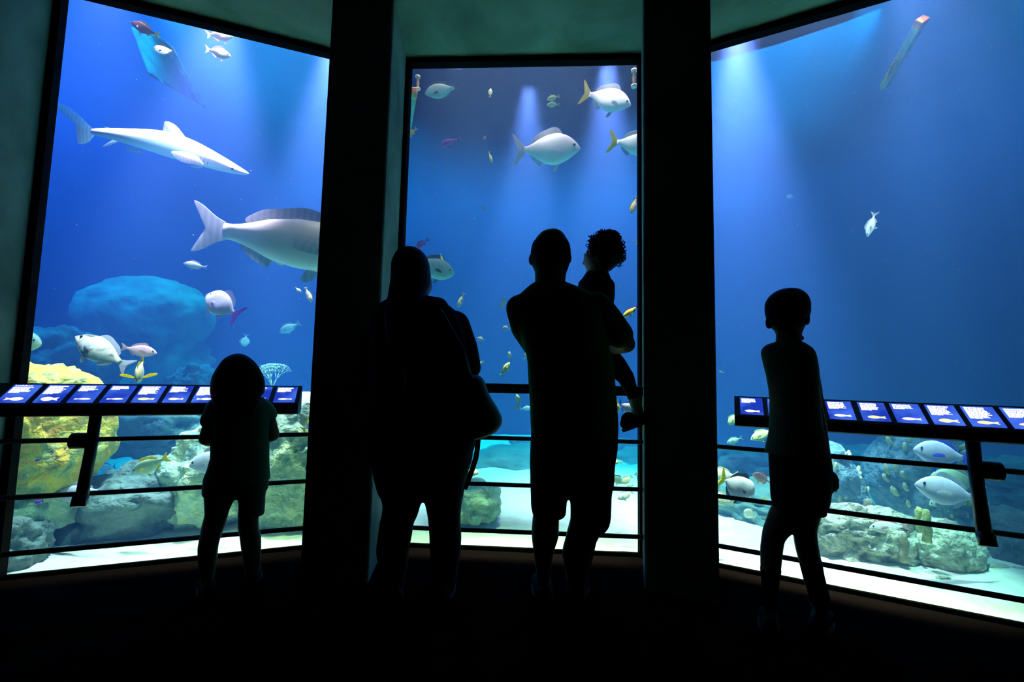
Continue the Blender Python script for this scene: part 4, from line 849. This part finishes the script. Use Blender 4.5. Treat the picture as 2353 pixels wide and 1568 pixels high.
M['bag'] = cloth('pale_canvas_bag', (.34, .40, .36)); M['strap'] = plain('black_strap', (.01, .01, .01), .6); M['gold'] = plain('brass_chain', (.55, .35, .08), .3, metal=1)
def shrink(rows, k=.90):
    return [(r[0], (r[1]+r[2])/2 - (r[2]-r[1])/2*k, (r[1]+r[2])/2 + (r[2]-r[1])/2*k, (r[3]*k if len(r) > 3 and r[3] else 0), r[4] if len(r) > 4 else 0.0) for r in rows]
def norm(rows): return [(r[0], r[1], r[2], r[3] if len(r) > 3 else 0, r[4] if len(r) > 4 else 0.0) for r in rows]
# ---- man
f = Fig('person', 'tall bald man in a green shirt holding a toddler, seen from behind', (1300, 1385))
head = norm([(527, 1266, 1275, .01, 0), (528.6, 1260, 1281, .025, .0), (532, 1252, 1287, .045, 0), (538, 1242, 1294, .07, .0), (550, 1231.5, 1302, .088, .005), (565, 1223.5, 1309, .10, .01), (585, 1220, 1311, .105, .015), (603, 1221, 1309, .10, .02), (618, 1226, 1305, .085, .02), (630, 1229, 1301, .07, .01), (650, 1229, 1299, .062, 0), (664, 1222, 1312, .07, 0), (680, 1205, 1335, .09, 0)])
shirt = norm([(650, 1227, 1302, .068), (657, 1217, 1318, .085), (666, 1206, 1340, .10), (678, 1193, 1366, .115), (692, 1182, 1384, .125), (712, 1180, 1392, .135), (760, 1190, 1396, .14), (800, 1203, 1398, .14), (830, 1211, 1408, .14), (870, 1213, 1411, .14), (930, 1217, 1416, .145), (985, 1219, 1419, .145), (1004, 1221, 1418, .14)])
hips = norm([(960, 1222, 1413, .13), (1010, 1219, 1418, .14), (1031, 1218, 1417, .14), (1071, 1217, 1411, .135), (1100, 1218, 1410, .12), (1112, 1220, 1409, .10)])
legL = norm([(1080, 1218, 1309, .095), (1109, 1218, 1309, .095), (1129, 1219, 1306, .09), (1163, 1220, 1301.5, .085), (1182, 1224, 1300, .082), (1187, 1226, 1293, .08)])
legR = norm([(1080, 1307, 1411, .10), (1109, 1308, 1410, .10), (1135, 1311, 1405, .095), (1187, 1311, 1403, .088), (1206, 1310, 1399, .086), (1224, 1308, 1384, .082)])
calfL = norm([(1150, 1232, 1290, .06), (1189, 1224, 1285, .062), (1227, 1221.6, 1284, .062), (1267, 1225.6, 1273, .055), (1310, 1231, 1266, .045), (1345, 1234, 1262, .038), (1368, 1233, 1262, .04)])
calfR = norm([(1190, 1312, 1385, .06), (1224, 1303, 1380, .066), (1240, 1299, 1371, .064), (1272, 1292, 1364, .058), (1310, 1298, 1355, .048), (1345, 1304, 1346, .040), (1368, 1305, 1345, .042)])
b = MB(); f.loft(b, head); f.loft(b, shrink(shirt)); f.loft(b, shrink(hips)); f.loft(b, shrink(legL)); f.loft(b, shrink(legR)); f.loft(b, calfL); f.loft(b, calfR)
armL = [(1194, 708, 30, 0), (1203, 755, 27, .02), (1228, 800, 23, .06), (1236, 812, 20, .09), (1270, 800, 18, .22), (1312, 778, 14, .30)]
armR = [(1372, 706, 34, 0), (1398, 742, 33, .0), (1425, 772, 29, .02), (1440, 791, 20, .05), (1405, 798, 19, .17), (1362, 790, 15, .27), (1340, 785, 14, .31)]
f.limb(b, armL); f.limb(b, armR); f.face(b, 1266, 592, 43, .015, 28); f.blob(b, 1221, 597, 6.5, 14, -.02, .012); f.blob(b, 1308, 594, 6, 13, .0, .012)
for (x, y, o_), mr in (((1312, 778, .30), 1), ((1340, 785, .31), -1)):
    w_, _ = f.pp(x, y, o_); f.hand(b, w_, f.r*mr*.9 + Z*.25, -f.n, .19, .5, mr)
body = f.fuse('body', b, M['skin'], .006, 3); f.eyes(body)
h = MB(); f.loft(h, norm([(556, 1226, 1305, .088, -.012), (566, 1222, 1310, .10, -.004), (585, 1219, 1311.5, .105, .0), (603, 1220, 1309.5, .10, .0), (622, 1228, 1302, .075, -.005)])); f.fuse('hair', h, M['hair_dark'], .006, 2)
c = MB(); f.loft(c, shirt); f.limb(c, [(1194, 709, 32, 0), (1204, 755, 30, .02), (1230, 801, 25, .06), (1233, 806, 24, .07)]); f.limb(c, [(1372, 707, 36, 0), (1399, 742, 36, .0), (1424, 770, 31.5, .02)]); f.fuse('shirt', c, M['tee_green'], .008, 5)
c = MB(); f.loft(c, hips); f.loft(c, legL); f.loft(c, legR); f.fuse('shorts', c, M['shorts_dark'], .008, 4)
g = MB(); c0, sc = f.pp(1266, 586, .015)
for sg in (1, -1):
    fr_ = f.n*math.cos(.49) + f.r*math.sin(.49); l_ = Vector((fr_.y, -fr_.x, 0)); e_ = c0 + fr_*.112 + l_*(sg*.034) + Z*.004
    g.tube([e_ + (l_*math.cos(t) + Z*math.sin(t)*.75)*.026 for t in [2*math.pi*k/16 for k in range(17)]], .002, 6, False); g.tube([e_ + l_*sg*.026, c0 + l_*(sg*.094) + fr_*.0], .002, 6)
f.raw('glasses', g, M['strap'])
f.shoe(1248, 1372, .0, .28, -8, .050); f.shoe(1324, 1372, .03, .28, 10, .050)
# ---- toddler on his arm
t = Fig('person', 'curly haired toddler carried on the arm of the man, one leg dangling', (1300, 1385), .24)
b = MB(); t.loft(b, norm([(548, 1372, 1400, .05), (560, 1358, 1412, .075, 0), (580, 1347, 1420, .09, 0), (598, 1341, 1418, .09, .01), (612, 1346, 1410, .08, .01), (624, 1352, 1398, .055, 0), (640, 1345, 1400, .06, 0)]))
tr = norm([(622, 1352, 1394, .045), (632, 1343, 1400, .06), (645, 1336, 1404, .075), (665, 1331, 1408, .085), (700, 1329, 1408, .09), (760, 1338, 1410, .09), (810, 1350, 1416, .09), (840, 1360, 1418, .08)])
t.loft(b, shrink(tr)); t.face(b, 1382, 590, 35, 0, -62)
lg = [(1392, 822, 30, -.01), (1416, 842, 24, -.02), (1438, 868, 18, -.03), (1450, 898, 14, -.04), (1460, 925, 11.5, -.05), (1464, 946, 12, -.05)]
t.limb(b, lg); t.limb(b, [(1385, 820, 26, .05), (1350, 850, 20, .10), (1330, 890, 15, .12)])
aa = [(1345, 655, 15, 0), (1340, 690, 12, .06), (1350, 715, 10, .10)]; t.limb(b, aa); a2 = [(1398, 655, 14, 0), (1400, 690, 12, .06), (1385, 712, 10, .12)]; t.limb(b, a2)
for q, mr in ((aa[-1], 1), (a2[-1], -1)):
    w_, _ = t.pp(q[0], q[1], q[3]); t.hand(b, w_, Z*.4 + t.n*.5 + t.r*.3*mr, -t.n, .11, .5, mr)
body = t.fuse('body', b, M['skin'], .005, 3); t.eyes(body)
c = MB(); t.loft(c, tr); t.limb(c, [(1345, 656, 17, 0), (1341, 684, 14.5, .05)]); t.limb(c, [(1397, 656, 16, 0), (1399, 684, 14, .05)]); t.fuse('romper', c, M['onesie'], .007, 4)
c = MB(); t.limb(c, [(x, y, r + 1.5, o_) for x, y, r, o_ in lg[:4]] + [(1457, 914, 14, -.045)]); t.limb(c, [(1385, 820, 28, .05), (1350, 850, 22, .10)]); t.fuse('leggings', c, M['onesie'], .007, 3)
c = MB(); t.limb(c, [(1458, 919, 14, -.046), (1464, 938, 13, -.05), (1465, 950, 14, -.05)]); t.fuse('sock', c, M['sock'], .006, 2)
c = MB(); P_ = lambda x, y, o_=0: t.pp(x, y, -.06 + o_)[0]
hl, tt = P_(1434, 984), P_(1488, 962); ax = (tt - hl).normalized(); upf = (ax.cross(t.n)); upf = upf if upf.z > 0 else -upf; ln = (tt - hl).length
c.ball(hl.lerp(tt, .12) + upf*.018, 1, 16, 10, (.030, .030, .030), (ax, t.n, upf)); c.ball(hl.lerp(tt, .30) + upf*.038, 1, 16, 10, (.040, .029, .034), (ax, t.n, upf)); c.ball(hl.lerp(tt, .55) + upf*.018, 1, 16, 10, (.058, .031, .028), (ax, t.n, upf)); c.ball(hl.lerp(tt, .88) + upf*.008, 1, 16, 10, (.034, .030, .020), (ax, t.n, upf))
sh = t.fuse('shoe', c, M['shoe'], .005, 3)
c = MB(); vs = []
for z_ in (-.016, .0):
    for k in range(28):
        a = 2*math.pi*k/28; vs.append(hl.lerp(tt, .5) + ax*(math.cos(a)*ln*.62) + t.n*(math.sin(a)*.033) + upf*(z_ - .002))
c.add(vs, [(k, (k+1) % 28, (k+1) % 28 + 28, k+28) for k in range(28)] + [tuple(range(28))[::-1], tuple(range(28, 56))]); t.raw('sole', c, M['sole'], sh)
c = MB(); t.loft(c, norm([(530, 1396, 1406, .015), (532.5, 1386, 1414, .04), (540, 1370, 1422, .075), (552, 1357, 1426, .09), (572, 1351, 1429, .10, -.01), (592, 1352, 1428, .10, -.02), (606, 1362, 1420, .085, -.03), (620, 1374, 1406, .06, -.03)])); hb = t.fuse('hair', c, M['hair_brown'], .006, 2)
c = MB(); rnd = random.Random(4); hc, sc = t.pp(1390, 578, -.01)
for k in range(340):
    a = rnd.uniform(0, 2*math.pi); e = rnd.uniform(-.75, 1.45); d_ = (t.r*math.cos(a)*math.cos(e) + t.n*math.sin(a)*math.cos(e) + Z*math.sin(e))
    if (d_.dot(t.n)*.5 - d_.dot(t.r)*.86) > .62 and e < .6: continue
    p = hc + Vector(d_)*(.096 + rnd.uniform(-.004, .004)); u_ = d_.orthogonal().normalized(); v_ = d_.cross(u_); ph = rnd.uniform(0, 6.28); rr = rnd.uniform(.004, .009); hh = rnd.uniform(.012, .034)
    c.tube([p + d_*hh*(j/9) + (u_*math.cos(ph + j*.9) + v_*math.sin(ph + j*.9))*rr for j in range(10)], [.0026]*9 + [.001], 5)
t.raw('curls', c, M['hair_brown'], hb)
# ---- woman
f = Fig('person', 'large woman with long dark hair in a dark jacket, seen from behind', (965, 1380))
hd = norm([(585, 912, 968, .05), (600, 906, 980, .085), (625, 903, 988, .10), (645, 903, 991, .10, .01), (658, 905, 993, .09, .015), (672, 908, 986, .075, .01), (690, 912, 976, .06, 0), (712, 905, 985, .07)])
up = norm([(682, 925, 1000, .06), (687, 900, 1014, .09), (696, 885, 1027, .11), (706, 872, 1040, .125), (722, 862, 1056, .14), (745, 852, 1070, .15), (790, 850, 1078, .16), (846, 852, 1080, .17), (900, 850, 1094, .18), (960, 852, 1096, .19), (1010, 856, 1094, .19), (1040, 858, 1088, .18)])
hp = norm([(1000, 858, 1090, .17), (1050, 858, 1086, .18), (1085, 861, 1076, .165), (1110, 866, 1069, .14), (1134, 872, 1065, .11)])
lL = norm([(1090, 866, 975, .12), (1137, 875, 973, .115), (1160, 881, 966, .11), (1187, 877.5, 958, .10), (1200, 874, 951, .095), (1230, 870, 946, .088), (1262, 866, 940, .080), (1310, 872, 934, .068), (1358, 880, 926, .055)])
lR = norm([(1090, 972, 1070, .12), (1137, 973, 1065, .115), (1160, 978, 1060, .11), (1194, 984, 1058, .10), (1230, 987, 1060, .09), (1261, 988, 1059, .08), (1310, 992, 1052, .068), (1358, 997, 1044, .055)])
b = MB(); f.loft(b, hd); f.loft(b, shrink(up)); f.loft(b, shrink(hp)); f.loft(b, shrink(lL)); f.loft(b, shrink(lR)); f.face(b, 945, 632, 43, .01, 40)
aL = [(884, 742, 32, 0), (858, 790, 29, .0), (848, 838, 25, .03), (870, 850, 21, .13), (910, 840, 16, .22)]; aR = [(1046, 748, 32, 0), (1068, 800, 28, .0), (1080, 845, 24, .02), (1060, 862, 20, .12), (1020, 850, 16, .21)]
f.limb(b, aL); f.limb(b, aR)
for q, mr in ((aL[-1], 1), (aR[-1], -1)):
    w_, _ = f.pp(q[0], q[1], q[3]); f.hand(b, w_, f.r*mr*.7 + f.n*.5, -Z, .175, .5, mr)
body = f.fuse('body', b, M['skin'], .006, 3); f.eyes(body)
c = MB(); f.loft(c, up); f.limb(c, [(x, y, r+2, o_) for x, y, r, o_ in aL[:4]]); f.limb(c, [(x, y, r+2, o_) for x, y, r, o_ in aR[:4]]); f.blob(c, 1000, 702, 30, 20, -.09, .05); f.fuse('jacket', c, M['jacket'], .008, 5)
c = MB(); f.loft(c, hp); f.loft(c, lL); f.loft(c, lR); f.fuse('trousers', c, M['jeans'], .008, 4)
c = MB(); f.loft(c, norm([(568, 938, 948, .015, -.01), (569.6, 932, 955, .03, -.01), (573, 924, 962, .055, -.01), (580, 913, 972, .08, -.015), (592, 906, 981, .10, -.02), (610, 900, 987, .115, -.03), (632, 899.5, 989, .115, -.035), (650, 898, 989, .105, -.045), (668, 895, 980, .09, -.06), (685, 892, 974, .07, -.09), (705, 886, 970, .05, -.12), (750, 885, 968, .04, -.15), (800, 895, 960, .03, -.175), (830, 910, 950, .02, -.18)])); f.fuse('hair', c, M['hair_dark'], .007, 3)
c = MB(); pts = [(935, 838), (932, 850), (929, 862), (931, 875), (926, 888), (923, 900)]
for i in range(len(pts)-1):
    p = f.pp(pts[i][0], pts[i][1], -.20)[0]; q = f.pp(pts[i+1][0], pts[i+1][1], -.20)[0]; c.tube([p, p.lerp(q, .5) + f.r*.004, q], .0022, 6)
f.raw('zip_pull_chain', c, M['gold'])
f.shoe(905, 1366, 0, .25, -10, .046); f.shoe(1020, 1366, 0, .25, 10, .046)
bg = Fig('shoulder_bag', 'slouchy pale bottomed shoulder bag hanging at the right side of the woman', (965, 1380)); bg.root['category'] = 'bag'
c = MB(); bg.loft(c, norm([(862, 1066, 1099, .05), (868, 1058, 1108, .06), (880, 1052, 1115, .075), (904, 1050, 1123.5, .085), (938, 1048, 1144, .095), (957, 1048, 1153, .10), (966, 1049, 1154.5, .10), (977, 1050, 1151.5, .10), (992, 1051, 1140, .095), (1001, 1053, 1122, .085), (1008, 1056, 1104, .06), (1011, 1060, 1085, .03)]), sq=.85)
bg.fuse('bag_body', c, M['bag'], .007, 4)
c = MB(); sp = [(1099, 1004), (1097, 1030), (1093, 1055), (1084, 1082), (1075, 1105), (1068, 1124)]
for i in range(len(sp)-1):
    p, sc = bg.pp(sp[i][0], sp[i][1], 0); q, _ = bg.pp(sp[i+1][0], sp[i+1][1], 0); ax = (q-p).normalized(); u_ = ax.cross(bg.n).normalized(); c.obox((p+q)/2, ax, u_, bg.n, (q-p).length/2*1.06, 6*sc, .003)
bg.raw('loose_strap', c, M['strap'], smooth=False)
c = MB(); pts = [bg.pp(x, y, o_)[0] for x, y, o_ in ((1085, 880, -.05), (1060, 800, -.19), (1020, 730, -.17), (1000, 696, -.10), (990, 686, .0))]; c.tube(pts, [.012]*5, 8); bg.raw('shoulder_strap', c, M['strap'])
# ---- girl
f = Fig('person', 'little girl with a dark bob, teal shirt and pale shorts leaning at the left board', (530, 1362))
hd = norm([(835, 520, 578, .05), (850, 512, 586, .075), (872, 508, 588, .085), (892, 512, 586, .08, .01), (905, 522, 578, .06, .01), (918, 530, 570, .045), (930, 522, 580, .05)])
tee = norm([(906, 528, 572, .045), (912, 512, 594, .055), (918, 497, 604, .07), (926, 489, 613, .078), (940, 484, 618, .085), (960, 490, 614, .088), (1000, 494, 611, .09), (1040, 495, 611, .09), (1070, 493, 611, .092), (1090, 489, 612, .095), (1107, 487, 613, .095)])
sho = norm([(1050, 494, 608, .085), (1075, 488, 610, .09), (1094, 481, 610, .092), (1118, 478, 608, .09), (1131, 477, 607, .08)])
sL = norm([(1100, 478, 548, .075), (1132, 476, 546, .072), (1155, 475, 532, .066), (1178, 475, 522, .062), (1193, 474.7, 518.7, .06)]); sR = norm([(1100, 546, 609, .075), (1132, 546, 607, .07), (1143, 551, 606, .068), (1166, 552, 605, .062), (1185, 550, 603.6, .06)])
cL = norm([(1160, 480, 516, .045), (1195, 471, 517, .05), (1227, 464, 507, .048), (1262, 458, 497.5, .045), (1285, 458, 496, .043), (1320, 463, 491, .034), (1345, 465, 487, .030), (1362, 465, 487, .032)])
cR = norm([(1160, 556, 598, .045), (1187, 549.5, 592, .05), (1208, 549, 591, .048), (1231, 554, 596, .046), (1250, 556, 597.5, .046), (1272, 559, 597.5, .043), (1305, 564, 595, .034), (1328, 567, 592, .030), (1342, 567, 592, .031)])
b = MB(); f.loft(b, hd); f.loft(b, shrink(tee, .88)); f.loft(b, shrink(sho)); f.loft(b, shrink(sL, .86)); f.loft(b, shrink(sR, .86)); f.loft(b, cL); f.loft(b, cR); f.face(b, 548, 870, 38, 0, 10)
aL = [(500, 938, 17, 0), (484, 975, 15, .0), (475, 1008, 16, .0), (482, 1012, 15, .03), (500, 1000, 11, .14), (515, 985, 9, .20)]; aR = [(600, 935, 16, 0), (618, 965, 14, .0), (626, 1000, 15, .0), (618, 1004, 14, .03), (600, 995, 11, .14), (585, 985, 9, .20)]
f.limb(b, aL); f.limb(b, aR)
for q, mr in ((aL[-1], 1), (aR[-1], -1)):
    w_, _ = f.pp(q[0], q[1], q[3]); f.hand(b, w_, f.n*.8 + f.r*.2*mr + Z*.3, -Z, .12, .3, mr)
body = f.fuse('body', b, M['skin'], .005, 3); f.eyes(body)
c = MB(); f.loft(c, tee); f.limb(c, [(505, 940, 20, 0), (489, 955, 21, 0), (481, 967, 19, 0)]); f.limb(c, [(596, 936, 19, 0), (611, 944, 19, 0), (619, 953, 17, 0)]); f.fuse('shirt', c, M['tee_teal'], .007, 4)
c = MB(); f.loft(c, sho); f.loft(c, sL); f.loft(c, sR); f.fuse('shorts', c, M['shorts_grey'], .007, 3)
c = MB(); f.loft(c, norm([(812.5, 544, 552, .012), (814.2, 538, 558, .025), (817, 532, 564, .04), (821, 526, 570, .055), (829, 517, 579, .07), (845, 507.5, 590, .088), (858, 501, 596, .095), (872, 496, 600, .10, -.01), (886, 494, 601.5, .10, -.015), (900, 493.5, 601, .095, -.02), (912, 495, 592, .08, -.03), (926, 497, 586, .06, -.05), (945, 503, 580, .04, -.07), (960, 512, 572, .025, -.08)])); f.fuse('hair', c, M['hair_brown'], .006, 3)
f.shoe(475, 1362, 0, .18, -8, .036, up=.07); f.shoe(580, 1348, .05, .18, 8, .036, up=.07)
# ---- boy
f = Fig('person', 'thin boy with short hair and prominent ears standing alone at the right window', (1800, 1462))
hd = norm([(668, 1800, 1826, .02), (676, 1786, 1838, .045), (690, 1773, 1848, .07), (705, 1768, 1851, .082), (722, 1767, 1851, .085), (740, 1771, 1847, .082), (755, 1780, 1842, .072, .005), (768, 1787, 1838, .055, 0), (782, 1787, 1837, .048, 0), (796, 1783, 1840, .05), (806, 1775, 1848, .055)])
tee = norm([(786, 1784, 1840, .045), (791, 1770, 1846, .055), (799, 1760, 1856, .068), (810, 1756, 1863, .078), (830, 1760, 1868, .085), (870, 1769, 1873, .09), (915, 1775, 1876, .092), (960, 1776, 1880, .092), (1000, 1774, 1886, .094), (1030, 1768, 1892, .096), (1046, 1766, 1895, .096)])
sho = norm([(1020, 1774, 1890, .088), (1050, 1775, 1896, .09), (1071, 1776, 1898, .09), (1104, 1778, 1899, .09), (1140, 1779, 1896, .085), (1156, 1780, 1894, .075)])
sL = norm([(1120, 1779, 1838, .075), (1150, 1778, 1836, .072), (1166, 1778, 1834, .068)]); sR = norm([(1120, 1834, 1897, .075), (1150, 1834, 1894, .075), (1170, 1831, 1893, .07), (1181, 1830, 1894, .068)])
cL = norm([(1130, 1786, 1830, .055), (1162, 1779, 1832, .06), (1180, 1771, 1831, .06), (1207, 1762.5, 1826, .058), (1220, 1757, 1815, .056), (1239, 1753, 1800, .05), (1268, 1750, 1795, .05), (1301, 1750, 1792, .048), (1330, 1752, 1788, .043), (1360, 1754, 1785, .036), (1395, 1757, 1782, .031), (1430, 1757, 1782, .033)])
cR = norm([(1130, 1840, 1888, .055), (1160, 1833, 1889, .06), (1182, 1829, 1882, .058), (1199, 1825, 1877, .056), (1219, 1826, 1873, .052), (1248, 1828.6, 1875.5, .05, .01), (1276, 1834.7, 1881, .048, .02), (1313, 1845, 1888, .044, .04), (1346, 1854, 1896, .040, .06), (1372, 1862, 1902, .034, .08), (1400, 1868, 1903, .034, .10)])
b = MB(); f.loft(b, hd); f.loft(b, shrink(tee, .88)); f.loft(b, shrink(sho)); f.loft(b, shrink(sL, .86)); f.loft(b, shrink(sR, .86)); f.loft(b, cL); f.loft(b, cR); f.face(b, 1810, 733, 42, .0, 30)
for ex, ey in ((1767, 742), (1852, 733)): f.blob(b, ex, ey, 7.5, 15, -.03, .012)
aL = [(1777, 812, 19, 0), (1781, 870, 15, .0), (1784, 930, 14, .0), (1785, 962, 14, .02), (1800, 985, 12, .10), (1820, 990, 10, .16)]
aR = [(1852, 822, 18, 0), (1862, 870, 16, .0), (1874, 930, 14, .0), (1882, 975, 14, -.01), (1892, 1030, 12.5, -.0), (1903, 1078, 9.5, .01)]
f.limb(b, aL); f.limb(b, aR)
w_, _ = f.pp(1820, 990, .16); f.hand(b, w_, f.r*.9 + f.n*.3, -f.n, .14, .4, 1)
w_, _ = f.pp(1904, 1082, .01); f.hand(b, w_, -Z + f.r*.10, -f.r*.55 + f.n*.8, .155, .95, -1)
body = f.fuse('body', b, M['skin2'], .0045, 2); f.eyes(body)
c = MB(); f.loft(c, tee); f.limb(c, [(1776, 812, 21, 0), (1780, 850, 19, 0), (1783, 885, 17, 0)]); f.limb(c, [(1851, 822, 19.5, 0), (1862, 866, 18.5, .0), (1869, 900, 18, .0)]); f.fuse('shirt', c, M['tee_boy'], .006, 4)
c = MB(); f.limb(c, [(1876, 905, 12, .03), (1886, 945, 11, .03), (1890, 1000, 10, .03), (1898, 1045, 9, .03)]); f.fuse('rolled_jacket_sleeve', c, M['tee_boy'], .006, 3)
c = MB(); f.loft(c, sho); f.loft(c, sL); f.loft(c, sR); f.fuse('shorts', c, M['shorts_dark'], .007, 3)
c = MB(); f.loft(c, norm([(662.5, 1808, 1820, .012), (664.2, 1798, 1828, .028), (668, 1788, 1836, .045), (674, 1779, 1843, .06), (684, 1770, 1850, .075), (700, 1763.5, 1854.5, .086, -.003), (718, 1764, 1854.5, .09, -.006), (738, 1770, 1848, .08, -.012), (752, 1777, 1843, .072, -.018), (764, 1786, 1838, .056, -.02)])); f.fuse('hair', c, M['hair_dark'], .006, 3)
f.shoe(1768, 1440, -.02, .21, -4, .040); f.shoe(1884, 1400, .12, .21, 12, .040)

c = MB(); f.loft(c, norm([(1305, 1749, 1793, .049), (1330, 1751, 1789, .045), (1360, 1753, 1786, .038), (1395, 1756, 1783, .033), (1425, 1756, 1783, .035)])); f.fuse('sock', c, M['shoe'], .006, 2)
c = MB(); f.loft(c, norm([(1284, 1837, 1884, .047, .024), (1313, 1844, 1889, .046, .04), (1346, 1853, 1897, .042, .06), (1372, 1861, 1903, .036, .08), (1395, 1867, 1904, .036, .10)])); f.fuse('sock', c, M['shoe'], .006, 2)
